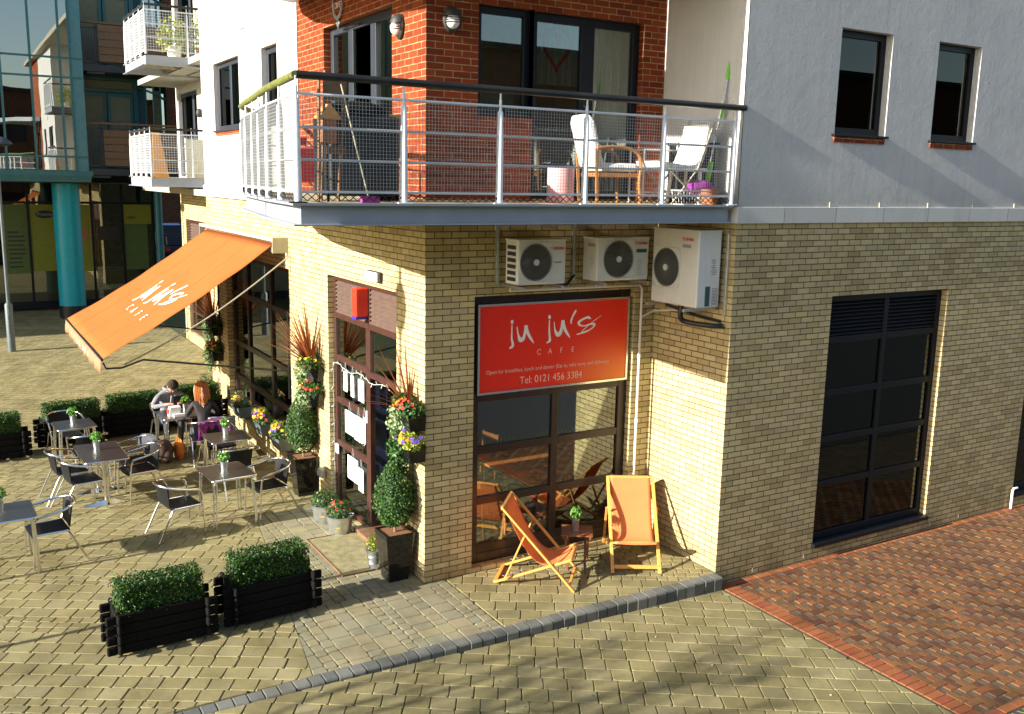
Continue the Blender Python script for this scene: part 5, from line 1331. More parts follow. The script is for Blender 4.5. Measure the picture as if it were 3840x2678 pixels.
# ------------------------------------------------------------------ small things on the walls
def bulkhead(label, loc, rz):
    t = thing('wall_lamp', label, 'wall lamp', loc, rz, 'round wall lamps by the balcony doors')
    m = MB(); m.ell((0, -.01, 0), (.105, .05, .145), 20, 10); m.build('backplate', 'acdark', t, world=False, smooth=True)
    g_ = MB(); g_.ell((0, -.05, -.02), (.078, .075, .085), 18, 10); g_.build('glass_globe', 'cushion', t, world=False, smooth=True)
    h_ = MB(); vs = []; n = 16; mm = 7
    for i in range(mm+1):
        ph = math.pi/2*i/mm
        for j in range(n+1):
            a = math.pi*j/n; vs.append((.098*math.cos(a)*math.sin(ph+.001), -.03-.095*math.sin(a)*math.sin(ph+.001), .03+.105*math.cos(ph)))
    h_.add(vs, [(i*(n+1)+j, i*(n+1)+j+1, (i+1)*(n+1)+j+1, (i+1)*(n+1)+j) for i in range(mm) for j in range(n)]); h_.build('hood', 'acdark', t, world=False, smooth=True)
    b_ = MB()
    for z in (.012, -.012, -.036): b_.tube([(.094*math.cos(math.pi*j/12), -.03-.09*math.sin(math.pi*j/12), z) for j in range(13)], .006, 5)
    b_.build('guard_bars', 'acdark', t, world=False)
bulkhead('oval wall lamp on the sunlit red brick left of the corner', (-.01, .66, 6.60), R_(-90))
bulkhead('oval wall lamp on the shaded red brick right of the corner', (.30, -.01, 6.62), 0)
t = thing('alarm_box', 'red alarm box with a blue base above the cafe door', 'alarm box', (0, 2.0, 3.05))
MB().box(-.09, 1.93, 3.04, .085, 2.09, 3.42).build('housing', 'alarm', t, bevel=.012); MB().box(-.092, 1.935, 3.005, .06, 2.085, 3.038).build('strobe_base', 'blue', t)
t = thing('flood_light', 'small white emergency light fixed on the sunlit bricks above the door', 'light', (0, 1.42, 3.56))
MB().box(-.05, 1.24, 3.56, -.004, 1.66, 3.70).build('housing', 'acdark', t, bevel=.01); MB().box(-.085, 1.26, 3.57, -.05, 1.64, 3.69).build('diffuser', 'white', t, bevel=.015)
t = thing('socket_box', 'small grey outdoor socket box low on the bricks beside the left topiary', 'socket', (0, 3.45, .32))
MB().box(-.09, 3.44, .36, -.004, 3.60, .50).build('cover', 'cassette', t, bevel=.02); MB().box(-.11, 3.47, .39, -.09, 3.57, .47).build('flap', 'acgrille', t, bevel=.006)
t = thing('wreath', 'pale metal wall ornament hanging on the red brick above the balcony door', 'wall ornament', (0, 2.62, 7.2))
o = MB(); o.tube([(-.03, 2.62+.17*math.cos(a), 7.18+.24*math.sin(a)) for a in [2*math.pi*k/24 for k in range(24)]], .012, 6, closed=True)
for k in range(26):
    a = 2*math.pi*k/26; o.ell((-.04, 2.62+.17*math.cos(a), 7.18+.24*math.sin(a)), (.01, .02, .035), 6, 4)
for k in range(5): o.tube([(-.03, 2.62-.06+k*.03, 6.93-abs(k-2)*.02), (-.03, 2.62-.04+k*.02, 6.80+abs(k-2)*.03)], .008, 5)
o.build('ring', 'galv', t)
for k, ch in enumerate('LOVE'): textmesh(ch, .11, 'white', t, (-.05, 2.76-k*.075, 7.06), ROT_X)
# stains on the brickwork: pale patched plaster spots
t = MB()
# papers in the shopfront window
def paper(y0, y1, z0, z1, label, lines=6, icon=True, x=.055):
    o = MB().box(x-.002, y0, z0, x, y1, z1).build('menu_sheet', 'paper', None, loc=(x, (y0+y1)/2, z0))
    tag(o, label, 'menu', 'menus hanging in the shopfront window')
    m = MB(); n = max(3, int((z1-z0)/.035))
    for i in range(n):
        zz = z1-.09-i*(z1-z0-.12)/n; w_ = (y1-y0)*random.uniform(.45, .8)
        c_ = (y0+y1)/2; m.box(x-.0035, c_-w_/2, zz, x-.0022, c_+w_/2, zz+.004)
    if icon: m.box(x-.0035, (y0+y1)/2-.018, z1-.055, x-.0022, (y0+y1)/2+.018, z1-.025)
    m.build('printed_text', 'acgrille', o)
    s = MB(); s.tube([(x, (y0+y1)/2-.04, z1), (x, (y0+y1)/2, z1+.14), (x, (y0+y1)/2+.04, z1)], .0015, 4); s.build('string', 'paper', o)
paper(2.76, 2.90, 1.83, 2.12, 'left small menu sheet of the upper three in the shopfront window', x=.09)
paper(2.50, 2.62, 1.80, 2.11, 'middle small menu sheet of the upper three in the shopfront window', x=.09)
paper(2.13, 2.34, 1.80, 2.11, 'right small menu sheet of the upper three in the shopfront window', x=.09)
paper(2.52, 2.86, 1.22, 1.56, 'wide white menu sheet in the middle row, with an orange mark', x=.09)
paper(2.20, 2.50, 1.20, 1.56, 'second menu sheet of the middle row, right of the wide one', x=.09)
paper(2.09, 2.17, 1.22, 1.60, 'narrow menu sheet at the right end of the middle row', x=.09)
paper(2.38, 2.78, .55, .90, 'large white menu sheet in the lowest pane of the shopfront', x=.09)
paper(2.18, 2.36, .48, .82, 'narrow white menu sheet in the lowest pane of the shopfront', x=.09)
o = MB().box(.07, 3.12, .82, .085, 3.22, .96).build('notice', 'paper', None, loc=(.07, 3.17, .82)); tag(o, 'small white notice on the left jamb of the shopfront', 'notice')
o = MB().box(.075, 1.99, 1.55, .088, 2.03, 1.72).build('door_contact', 'white', None, loc=(.08, 2.0, 1.6)); tag(o, 'small white plastic box on the door post', 'box')
# fairy lights
o = MB(); pts = []
for k in range(61):
    t_ = k/60; pts.append((.055-.01*math.sin(k*1.3), 3.24-2.1*t_, 2.20+.03*math.sin(t_*math.pi*5)-.02))
o.tube(pts, .004, 5)
for k in range(2, 60, 5): o.tube([pts[k], (pts[k][0]-.02, pts[k][1], pts[k][2]-.05+.09*(k % 2))], .006, 5)
pts = [(.06, 3.25+.008*math.sin(k), 2.2-k*.055) for k in range(38)]; o.tube(pts, .003, 5)
for k in range(2, 38, 5): o.tube([pts[k], (.03, 3.26, pts[k][2]-.03)], .006, 5)
tag(o.build('fairy_lights', 'fairy', None, loc=(0, 0, 0)), 'string of small unlit fairy lights tacked around the cafe door frame', 'string lights')

# things just inside the open door
def crate(label, x0, y0, z0, x1, y1, z1, mat, band=None):
    t = thing('drinks_box', label, 'box', ((x0+x1)/2, (y0+y1)/2, z0), 0, 'boxes stacked inside the cafe door')
    MB().box(x0, y0, z0, x1, y1, z1).build('box_body', mat, t, bevel=.006)
    if band: MB().box(x0-.004, y0-.004, z0+.02, x1+.004, y1+.004, z0+.14).build('colour_band', band, t)
crate('black box with a yellow band, top of the stack inside the door', .45, 1.25, 1.22, .85, 1.75, 1.62, 'black', 'yellowbright')
crate('dark green box in the middle of the stack inside the door', .45, 1.25, .74, .85, 1.75, 1.20, 'black', 'greenbox')
crate('blue and black box at the foot of the stack inside the door', .45, 1.25, .02, .85, 1.75, .72, 'bluebox')

# ------------------------------------------------------------------ inside the cafe
def in_table(label, x, y, rz, lx=.7, ly=.7):
    t = thing('wooden_table', label, 'table', (x, y, 0), rz, 'wooden tables inside the cafe')
    MB().box(-lx/2, -ly/2, .71, lx/2, ly/2, .745).build('tabletop', 'innerwood', t, world=False, bevel=.005)
    for sx in (-1, 1):
        for sy in (-1, 1): MB().box(sx*(lx/2-.06)-.025, sy*(ly/2-.06)-.025, 0, sx*(lx/2-.06)+.025, sy*(ly/2-.06)+.025, .709).build('leg', 'innerwood', t, world=False)
    MB().box(-lx/2+.09, -ly/2+.05, .62, lx/2-.09, -ly/2+.07, .708).box(-lx/2+.09, ly/2-.07, .62, lx/2-.09, ly/2-.05, .708).build('apron', 'innerwood', t, world=False)
def in_chair(label, x, y, rz, first=[None]):
    if first[0]: return dup(first[0], (x, y, 0), rz, label)
    t = thing('wooden_chair', label, 'chair', (x, y, 0), rz, 'wooden chairs inside the cafe'); first[0] = t
    MB().box(-.2, -.2, .42, .2, .2, .445).build('seat', 'innerwood', t, world=False); MB().box(-.18, -.18, .447, .18, .16, .485).build('cushion', 'tartan', t, world=False, bevel=.015)
    for sx in (-1, 1):
        MB().bar((sx*.18, -.18, 0), (sx*.18, -.18, .419), .035, .035).build('leg', 'innerwood', t, world=False)
        MB().bar((sx*.18, .18, 0), (sx*.185, .25, .86), .035, .035).build('leg', 'innerwood', t, world=False)
    MB().bar((-.2, .245, .80), (.2, .245, .80), .025, .09).build('back_rail', 'innerwood', t, world=False); MB().bar((-.18, .225, .60), (.18, .225, .60), .02, .05).build('back_slat', 'innerwood', t, world=False)
    return t
in_table('wooden cafe table just inside the front window, left', 1.05, 1.0, .1); in_table('wooden cafe table deeper inside, behind the right panes', 2.5, 1.7, 0, 1.2, .7)
in_table('wooden cafe table far inside the cafe', 1.7, 3.1, .2)
in_chair('wooden chair with a tartan cushion at the left inside table', 1.55, .75, 1.7); in_chair('wooden chair with a tartan cushion behind the right panes', 2.35, 1.05, 3.1)
in_chair('wooden chair with a tartan cushion farther inside on the left', 1.5, 2.1, .4); in_chair('wooden chair at the far inside table', 2.4, 3.0, -1.4)
in_table('wooden cafe table inside the large right-hand window', 6.6, .2, 0, 1.2, .7); in_chair('wooden chair inside the large right-hand window', 7.0, -.5, 3.0)
t = thing('drinks_fridge', 'dark blue drinks fridge inside the front window on the left', 'fridge', (.75, 2.4, 0))
MB().box(.42, 2.1, .02, 1.15, 2.7, 2.0).build('cabinet', 'fridge', t, bevel=.01); MB().box(.47, 2.08, .3, 1.10, 2.098, 1.9).build('fridge_door', 'carwin', t); MB().tube([(1.05, 2.05, .8), (1.05, 2.05, 1.5)], .012).build('handle', 'alu', t)

# ------------------------------------------------------------------ things on the front balcony
FZ = 4.637
t = thing('waste_bin', 'pink cylindrical bin on the balcony in front of the door', 'bin', (1.42, -.62, FZ)); MB().lathe([(.15, 0), (.155, .01), (.155, .40), (.15, .405), (.14, .40), (.13, .05), (0, .04)], n=28, cap=False).build('bin_body', 'pink', t, world=False, smooth=True)
t = thing('armchair', 'white high-backed armchair with bent wooden arms on the balcony', 'armchair', (2.10, -.62, FZ), R_(80))
mb = MB(); mb.box(-.25, -.26, .36, .25, .22, .46); mb.build('seat_cushion', 'cushion', t, world=False, bevel=.04, segs=3)
mb = MB(); mb.prism([(-.25, 0, 0), (.25, 0, 0), (.25, 0, .52), (.16, 0, .60), (-.16, 0, .60), (-.25, 0, .52)], (0, .17, .40), (0, .27, .40)); mb.v = [(v[0], v[1]+max(0, v[2]-.4)*.28, v[2]) for v in mb.v]; mb.build('back_cushion', 'cushion', t, world=False, bevel=.03, segs=3)
for s in (-1, 1):
    a = MB(); a.tube(sweep([(s*.29, .30, .62), (s*.29, .05, .64), (s*.29, -.18, .60), (s*.29, -.27, .48), (s*.29, -.26, .25), (s*.29, -.28, 0)], 5), .02, 8); a.build('arm', 'slat2', t, world=False, smooth=True)
    MB().bar((s*.27, .30, .62), (s*.25, .26, 0), .03, .03).build('leg', 'slat2', t, world=False)
MB().box(-.27, -.24, .30, .27, .24, .345).build('frame', 'slat2', t, world=False)
t = thing('metal_shelf', 'white metal shelf rack with pots behind the right end of the balcony', 'shelf', (2.72, -.55, FZ))
f = MB()
for x in (-.14, .38):
    for y in (-.12, .14): f.bar((x, y, 0), (x, y, .64 if x < 0 else .74), .018, .018)
f.build('uprights', 'white', t, world=False)
for z in (.12, .40, .63): MB().box(-.15, -.13, z, .39, .15, z+.014).build('shelf_board', 'white', t, world=False)
t = thing('lounge_chair', 'white padded folding lounger on the balcony, seen from its side', 'lounger', (2.80, -1.02, FZ))
mb = MB(); P = sweep([(-.42, 0, .42), (-.2, 0, .40), (.05, 0, .38), (.16, 0, .42), (.24, 0, .58), (.31, 0, .86)], 5); vs = []
for p in P: vs += [(p.x, -.22, p.z-.0), (p.x, .22, p.z-.0), (p.x-.03, .22, p.z+.07), (p.x-.03, -.22, p.z+.07)]
mb.add(vs, [(4*i+k, 4*i+(k+1) % 4, 4*i+4+(k+1) % 4, 4*i+4+k) for i in range(len(P)-1) for k in range(4)]+[(0, 1, 2, 3), tuple(4*(len(P)-1)+k for k in (3, 2, 1, 0))]); mb.build('cushion', 'cushion', t, world=False, smooth=True)
for y in (-.23, .23):
    l = MB(); l.bar((-.3, y, .40), (.22, y, 0), .016, .016); l.bar((.12, y, .40), (-.25, y, 0), .016, .016); l.bar((.12, y, .38), (.36, y, .97), .016, .024); l.tube([(.355, y, .95), (.37, y, 1.0)], .022, 8)
    l.build('folding_frame', 'cassette', t, world=False)
t = thing('mop', 'mop with a lime green and steel handle leaning against the white wall', 'mop', (3.12, -1.18, FZ))
m = MB(); m.tube([(.02, 0, .24), (.28, .0, 1.62)], .014, 8); m.build('pole', 'alu', t, world=False)
m = MB(); m.tube([(.02, 0, .22), (.07, 0, .50)], .030, 8); m.tube([(.255, .0, 1.46), (.295, 0, 1.68)], .026, 8); m.tube([(.18, 0, 1.02), (.215, 0, 1.20)], .024, 8); m.build('grip', 'greenpl', t, world=False)
m = MB(); m.ell((-.10, 0, .20), (.20, .13, .09), 16, 8, jit=.12); m.build('mop_head', 'purple', t, world=False, smooth=True)
t = thing('plant_pot', 'brown terracotta pot at the far right corner of the balcony', 'pot', (3.10, -1.28, FZ)); MB().lathe([(.09, 0), (.14, .17), (.15, .18), (.13, .175), (0, .15)], n=20, cap=False).build('pot', 'terracotta', t, world=False, smooth=True)
t = thing('wire_basket', 'white wire basket on the floor at the right end of the balcony', 'basket', (2.78, -1.30, FZ)); b = MB()
for k in range(9): b.tube([(-.16+k*.04, -.09, .0), (-.18+k*.045, -.11, .16)], .004, 5); b.tube([(-.16+k*.04, .09, .0), (-.18+k*.045, .11, .16)], .004, 5)
b.tube([(-.19, -.11, .16), (.19, -.11, .16), (.19, .11, .16), (-.19, .11, .16)], .006, 6, closed=True); b.tube([(-.16, -.09, .0), (.16, -.09, .0), (.16, .09, .0), (-.16, .09, .0)], .005, 6, closed=True); b.build('wires', 'white', t, world=False)
t = thing('dark_board', 'black board leaning on the white wall behind the lounger', 'board', (3.25, -.75, FZ)); MB().box(-.02, -.45, .0, .02, .40, .70).build('panel', 'black', t, world=False); MB().box(-.03, -.47, .70, .03, .42, .725).build('top_edge', 'timber', t, world=False)
t = thing('patio_chair', 'white plastic chair with a rounded back in the right corner of the balcony', 'chair', (3.12, -.95, FZ), R_(-70))
m = MB(); vs = []
for j in range(7):
    for i in range(9):
        u = -1+i/4; v = j/6; ww = .22*(1-.35*max(0, v-.5)); vs.append((u*ww, .18-.06*u*u+.06*v, .42+.44*v-.05*u*u*v))
m.add(vs, [(j*9+i, j*9+i+1, (j+1)*9+i+1, (j+1)*9+i) for j in range(6) for i in range(8)]); o = m.build('backrest', 'white', t, world=False, smooth=True); o.modifiers.new('t', 'SOLIDIFY').thickness = .012
MB().box(-.22, -.22, .40, .22, .20, .425).build('seat', 'white', t, world=False, bevel=.01)
for sx in (-1, 1):
    for sy in (-1, 1): MB().bar((sx*.19, sy*.18, .40), (sx*.22, sy*.22, 0), .035, .035).build('leg', 'white', t, world=False)
# left part of the balcony
t = thing('folded_chairs', 'brown wooden folding chairs leaning together at the left end of the balcony', 'folding chair', (-1.62, -1.10, FZ))
for k, (dx, dz) in enumerate(((0, 1.19), (.06, 1.22), (.27, 1.20))): MB().bar((dx-.03, .10*k, 0), (dx+.02, .08, dz), .02, .045, up=(0, 1, 0)).build('frame_rail', 'slat', t, world=False, bevel=.006)
MB().box(.08, .06, .95, .26, .075, 1.15).build('back_panel', 'slat', t, world=False); MB().box(.08, .06, .45, .26, .075, .52).build('cross_rail', 'slat', t, world=False)
t = thing('barbecue', 'black covered barbecue standing behind the left mesh panels of the balcony', 'barbecue', (-1.05, -.55, FZ))
b = MB(); b.prism([(-.38, -.25, 0), (.38, -.25, 0), (.38, .25, 0), (-.38, .25, 0)], (0, 0, .05), (0, 0, .85)); b.build('cover', 'black', t, world=False, bevel=.05, segs=3); MB().ell((0, 0, .86), (.36, .24, .14), 18, 8).build('lid', 'timber', t, world=False, smooth=True)
MB().box(-.30, -.26, .10, -.05, -.252, .5).build('front_flap', 'greyframe', t, world=False)
t = thing('red_apron', 'bright red cloth hanging behind the left mesh panel', 'cloth', (-1.72, -1.0, FZ)); MB().box(-.09, -.01, .18, .07, .01, .50).build('cloth_fold', 'redcloth', t, world=False, bevel=.01); MB().box(-.10, .0, .52, .0, .02, .60).build('cloth_top', 'redcloth', t, world=False, bevel=.01)
t = thing('cardboard_boxes', 'orange-brown cardboard box leaning against the brick corner on the balcony', 'box', (-.60, -.25, FZ)); MB().box(-.14, -.1, .50, .14, .1, .86).build('box_body', 'terracotta', t, world=False, bevel=.004); MB().box(-.145, -.105, .862, .145, .105, .90).build('flap', 'cardboard', t, world=False)
MB().box(-.12, -.09, 0, .12, .09, .495).build('base_stand', 'timber', t, world=False)
t = thing('bird_house', 'small orange wooden lantern house on the left of the balcony', 'lantern', (-1.50, -.95, FZ+.0)); MB().box(-.07, -.07, .55, .07, .07, .78).build('house_body', 'terracotta', t, world=False); b = MB(); b.prism([(-.11, 0, .78), (.11, 0, .78), (0, 0, .92)], (0, -.10, 0), (0, .10, 0)); b.build('roof', 'pine', t, world=False); MB().tube([(0, 0, 0), (0, 0, .55)], .015).build('stand', 'timber', t, world=False)
t = thing('broom', 'broom handle leaning diagonally behind the left mesh panel', 'broom', (-1.30, -1.30, FZ)); MB().tube([(.08, 0, .02), (-.18, .02, 1.08)], .008, 8).build('pole', 'cassette', t, world=False); MB().box(.0, -.03, .0, .18, .03, .06).build('brush_head', 'purple', t, world=False)
# on the small balconies
random.seed(77)
t = thing('balcony_shrub', 'bright green potted shrubs on the upper small balcony', 'potted plant', (.45, 13.6, 7.45)); f = MB(); leaf_blob(f, (-.3, 0, .5), (.4, .25, .45), 700, .07); leaf_blob(f, (.35, 0, .65), (.25, .25, .6), 700, .07); f.build('foliage', 'leafyel', t, world=False); MB().lathe([(.14, 0), (.17, .3), (0, .28)], (-.3, 0, 0), 16, cap=False).build('pot', 'white', t, world=False)
MB().lathe([(.14, 0), (.17, .3), (0, .28)], (.35, 0, 0), 16, cap=False).build('pot', 'terracotta', t, world=False)
t = thing('leaning_boards', 'white framed board standing on the lower small balcony', 'board', (.55, 13.35, 4.79)); MB().box(-.28, 0, 0, .28, .04, .88).build('panel', 'curtain', t, world=False); MB().box(-.30, -.01, .0, -.28, .05, .90).box(.28, -.01, 0, .30, .05, .90).build('frame', 'white', t, world=False)
t = thing('yellow_board', 'yellow wooden board leaning in the front corner of the lower small balcony', 'board', (-.40, 13.2, 4.79)); m = MB(); m.prism([(-.10, 0, 0), (.24, 0, 0), (.06, 0, 1.0), (-.10, 0, 1.0)], (0, 0, 0), (0, .03, 0)); m.build('board', 'pine', t, world=False)

# ------------------------------------------------------------------ bags
t = thing('backpack', 'dark brown rucksack on the paving beside the seated couple', 'bag', (-1.78, 6.62, 0), R_(-20))
m = MB(); m.ell((0, 0, .19), (.17, .24, .20), 18, 10, jit=.04); m.build('bag_body', 'bagbrown', t, world=False, smooth=True); m = MB(); m.ell((.08, -.16, .14), (.11, .08, .12), 12, 8, jit=.05); m.build('front_pocket', 'bagbrown', t, world=False, smooth=True)
m = MB(); m.tube(sweep([(-.05, .08, .36), (-.08, .0, .43), (-.05, -.08, .36)], 5), .012, 6); m.build('strap', 'black', t, world=False)
t = thing('orange_bag', 'crumpled orange cloth bag next to the brown rucksack', 'bag', (-1.50, 6.72, 0)); m = MB(); m.ell((0, 0, .17), (.09, .14, .19), 14, 9, jit=.13); m.build('bag_body', 'orangecloth', t, world=False, smooth=True); m = MB(); m.tube(sweep([(0, .05, .3), (0, .02, .42), (0, -.06, .3)], 4), .01, 6); m.build('strap', 'orangecloth', t, world=False)
t = thing('paper_bag', 'white paper carrier and napkins on the table in front of the man', 'paper bag', (-1.52, 6.92, .729)); m = MB(); m.prism([(-.09, -.08, 0), (.09, -.08, 0), (.09, .08, 0), (-.09, .08, 0)], (0, 0, 0), (.02, 0, .16)); m.build('bag', 'paper', t, world=False); MB().box(-.02, -.14, .001, .16, -.085, .05).build('napkins', 'paper', t, world=False, bevel=.005)
MB().box(-.10, -.04, .03, -.092, .06, .12).build('red_print', 'redcloth', t, world=False)
t = thing('menu_board_phone', 'black tablet in the hands of the seated man', 'tablet', (-1.36, 7.22, .93), R_(8)); m = MB(); m.box(-.11, -.012, -.08, .11, .0, .08); m.build('case', 'black', t, world=False, bevel=.006); MB().box(-.095, .0005, -.065, .095, .003, .065).build('screen', 'carwin', t, world=False)

# ------------------------------------------------------------------ people
def skin_body(name, J, E, mats, matfn, parent, root):
    names = list(J); idx = {k: i for i, k in enumerate(names)}
    me = bpy.data.meshes.new('tmp'); me.from_pydata([J[k][0] for k in names], [(idx[a], idx[b]) for a, b in E], []); me.update()
    o = bpy.data.objects.new('tmp', me); COL.objects.link(o)
    sk = o.modifiers.new('skin', 'SKIN'); sk.use_smooth_shade = True; sk.branch_smoothing = .35
    if not me.skin_vertices: return None
    sv = me.skin_vertices[0].data
    for k in names:
        r = J[k][1]; sv[idx[k]].radius = r if isinstance(r, tuple) else (r, r); sv[idx[k]].use_root = (k == root)
    sb = o.modifiers.new('sub', 'SUBSURF'); sb.levels = 2; sb.render_levels = 2
    dg = bpy.context.evaluated_depsgraph_get(); m2 = bpy.data.meshes.new_from_object(o.evaluated_get(dg)); bpy.data.objects.remove(o)
    m2.materials.clear()
    for m in mats: m2.materials.append(M[m])
    segs = [(Vector(J[a][0]), Vector(J[b][0]), matfn(a, b)) for a, b in E]
    for p in m2.polygons:
        c = p.center; best = None
        for a, b, mi in segs:
            d = b-a; t = max(0, min(1, (c-a).dot(d)/max(1e-9, d.dot(d)))); q = (c-(a+d*t)).length
            if best is None or q < best[0]: best = (q, mi)
        p.material_index = best[1]; p.use_smooth = True
    r = bpy.data.objects.new(name, m2); COL.objects.link(r); r.parent = parent; OFF[r.name] = (0, 0, 0); return r
def person(label, loc, rz, top, legs, hands, elbows, head, chest, man=True):
    t = thing('person', label, 'person', loc, rz); J = {}; E = []
    def add(k, p, r, par=None):
        J[k] = (Vector(p), r)
        if par: E.append((par, k))
    w = .185 if man else .155
    add('pelvis', (0, .02, .53), (.145, .12)); add('waist', (0, (chest[1]+.02)/2, .70), (.135 if man else .11, .105), 'pelvis')
    add('chest', chest, (.165 if man else .135, .115), 'waist')
    nk = (chest[0], chest[1]-.07, chest[2]+.155); add('neck', nk, .062 if man else .05, 'chest')
    hd = Vector(head); nkv = Vector(nk); add('jaw', nkv.lerp(hd, .55)+Vector((0, -.02, -.01)), (.066, .072), 'neck'); add('skull', hd, (.082, .095), 'jaw'); add('crown_', hd+(hd-nkv).normalized()*.07, (.066, .078), 'skull')
    for s, sn in ((-1, 'l'), (1, 'r')):
        sh = (chest[0]+s*w, chest[1]-.02, chest[2]+.075); add('sh'+sn, sh, .072 if man else .056, 'chest')
        el = elbows[0 if s < 0 else 1]; add('el'+sn, el, .052 if man else .042, 'sh'+sn)
        ha = Vector(hands[0 if s < 0 else 1]); elv = Vector(el); d = (ha-elv).normalized()
        add('wr'+sn, ha-d*.07, .032, 'el'+sn); add('palm'+sn, ha, (.036, .022), 'wr'+sn)
        side = Vector((-s, 0, 0)); up_ = Vector((0, -.3, -.95))
        for k in range(4):
            b0 = ha+d*.045+Vector((s*(.026-.017*k), 0, 0)); add(f'f{k}a'+sn, b0, .0095, 'palm'+sn); L = (.026, .032, .034, .028)[k]
            add(f'f{k}b'+sn, b0+(d+up_*.4).normalized()*L, .0085, f'f{k}a'+sn); add(f'f{k}c'+sn, b0+(d+up_*.4).normalized()*L+(d*.5+up_).normalized()*L*.8, .0075, f'f{k}b'+sn)
        add('th1'+sn, ha+side*.035+d*.0, .011, 'palm'+sn); add('th2'+sn, ha+side*.052+d*.035, .009, 'th1'+sn)
        kn = (s*.13, -.42, .50); add('hip'+sn, (s*.095, -.02, .50), .092 if man else .085, 'pelvis'); add('kn'+sn, kn, .064, 'hip'+sn)
        add('an'+sn, (s*.12, -.42+.08*(1 if man else -1), .09), .042, 'kn'+sn); add('toe'+sn, (s*.13, -.58+.08*(1 if man else -1), .045), (.042, .035), 'an'+sn)
    def mf(a, b):
        for x in (b,):
            if x.startswith(('f0', 'f1', 'f2', 'f3', 'th', 'palm', 'jaw', 'skull', 'crown_')): return 2
            if x.startswith('toe'): return 3
            if x.startswith(('hip', 'kn', 'an')): return 1
        return 0
    skin_body('body', J, E, [top, legs, 'skin', 'shoe'], mf, t, 'pelvis')
    up = (hd-nkv).normalized(); side = Vector((1, 0, 0)); fw = side.cross(up)*-1
    if fw.y > 0: fw = -fw
    face = MB(); nb = hd+fw*.083-up*.025
    face.add([nb+up*.035, nb-side*.014-up*.012, nb+side*.014-up*.012, nb+fw*.026-up*.010, nb-up*.022], [(0, 1, 3), (0, 3, 2), (1, 4, 3), (2, 3, 4)]); face.build('nose', 'skin', t, world=False, smooth=True)
    for s in (-1, 1):
        MB().ell(tuple(hd+fw*.078+side*s*.031+up*.012), (.013, .008, .007), 10, 6).build('eye', 'jacket', t, world=False)
        MB().ell(tuple(hd+side*s*.084-up*.01), (.010, .020, .030), 10, 6).build('ear', 'skin', t, world=False, smooth=True)
    MB().ell(tuple(hd+fw*.080-up*.062), (.024, .007, .006), 10, 6).build('mouth', 'petalred', t, world=False)
    return t, hd, up, fw, side
t, hd, up, fw, sd_ = person('man with short dark hair in a grey hoodie leaning over the terrace table', (-1.46, 7.74, 0), R_(2), 'hoodie', 'jeans',
    [(-.11, -.56, .88), (.11, -.56, .88)], [(-.33, -.34, .80), (.33, -.34, .80)], (.0, -.43, 1.17), (0, -.16, .90))
h = MB()
for _ in range(900):
    d = rnd_dir()
    if d.dot(fw) > .45 and d.dot(up) < .55: continue
    if d.dot(up) < -.15: continue
    p = hd+up*.045+Vector((d.x*.092, d.y*.102, d.z*.098)); h.leaf(p, d+rnd_dir()*.5, .035)
h.ell(tuple(hd+up*.052-fw*.012), (.090, .092, .092), 14, 9); h.build('hair', 'hairdark', t, world=False)
hh = MB(); hh.tube([tuple(hd-up*.13+Vector((.11*math.cos(a), .10*math.sin(a)+.05, .015*math.sin(a)))) for a in [2*math.pi*k/20 for k in range(20)]], .030, 8, closed=True); hh.build('hood', 'hoodie', t, world=False, smooth=True)
hh = MB(); hh.tube([tuple(hd+Vector((-.03, -.01, -.17))), tuple(hd+Vector((-.04, .02, -.30)))], .006, 5); hh.tube([tuple(hd+Vector((.03, -.01, -.17))), tuple(hd+Vector((.04, .02, -.30)))], .006, 5); hh.build('drawstring', 'white', t, world=False)
t, hd, up, fw, sd_ = person('woman with long ginger hair and a dark jacket, seen from behind at the table', (-1.12, 6.40, 0), R_(176), 'jacket', 'jeans',
    [(-.13, -.42, .80), (.14, -.44, .80)], [(-.27, -.20, .78), (.27, -.20, .78)], (.0, -.19, 1.23), (0, -.08, .93), man=False)
h = MB(); h.ell(tuple(hd+up*.035-fw*.012), (.097, .105, .108), 16, 10)
for k in range(260):
    a = random.uniform(-1.0, 1.0)*math.pi*.62; x0 = math.sin(a); y0 = math.cos(a)      # y0 towards the back (+Y local)
    p = hd+up*.06; L = random.uniform(.34, .52); wob = random.uniform(0, 6); r0 = random.uniform(.85, 1.12)
    pts = [p+Vector((x0*.03, y0*.03, .085)), p+Vector((x0*.095*r0, y0*.105*r0, .02)), p+Vector((x0*.11*r0, y0*.12*r0, -.08))]
    for q in (.25, .5, .75, 1.0): pts.append(p+Vector((x0*(.115-.02*q)*r0+.012*math.sin(wob+q*7), max(.04, y0*.125)*r0+.05*q+.012*math.cos(wob+q*6), -.08-L*q*.72)))
    h.tube(pts, [.004, .010, .011, .011, .010, .008, .003], 4)
h.build('hair', 'hairginger', t, world=False, smooth=True)

# ------------------------------------------------------------------ the turquoise building across the square
T = thing('turquoise_apartment_building', 'tall apartment block with turquoise framed glass bay, timber balconies and a shop below', 'building', (-1, 25, 0))
w = MB()
w.box(-14, 24.95, 4.60, -.52, 34, 16); w.box(-.518, 26.12, 4.60, 2.40, 34, 16); w.build('core_wall', 'tealpanel', T)
w = MB(); w.box(2.402, 25.9, 4.56, 2.75, 34, 16); w.build('brick_end_wall', 'darkbrick', T)
w = MB(); w.box(-14, 24.30, 4.55, -.42, 24.9, 4.66); w.box(-14, 24.26, 4.66, -.40, 24.9, 4.74); w.box(-14, 24.22, 4.74, -.36, 24.9, 4.90); w.build('bay_fascia', 'teal', T)
w = MB(); w.box(-.40, 25.95, 4.56, 2.40, 26.1, 4.92); w.build('recess_fascia', 'tealpanel', T)
w = MB(); w.box(-14, 24.9, 4.50, 2.9, 33, 4.545); w.build('soffit', 'indark', T)
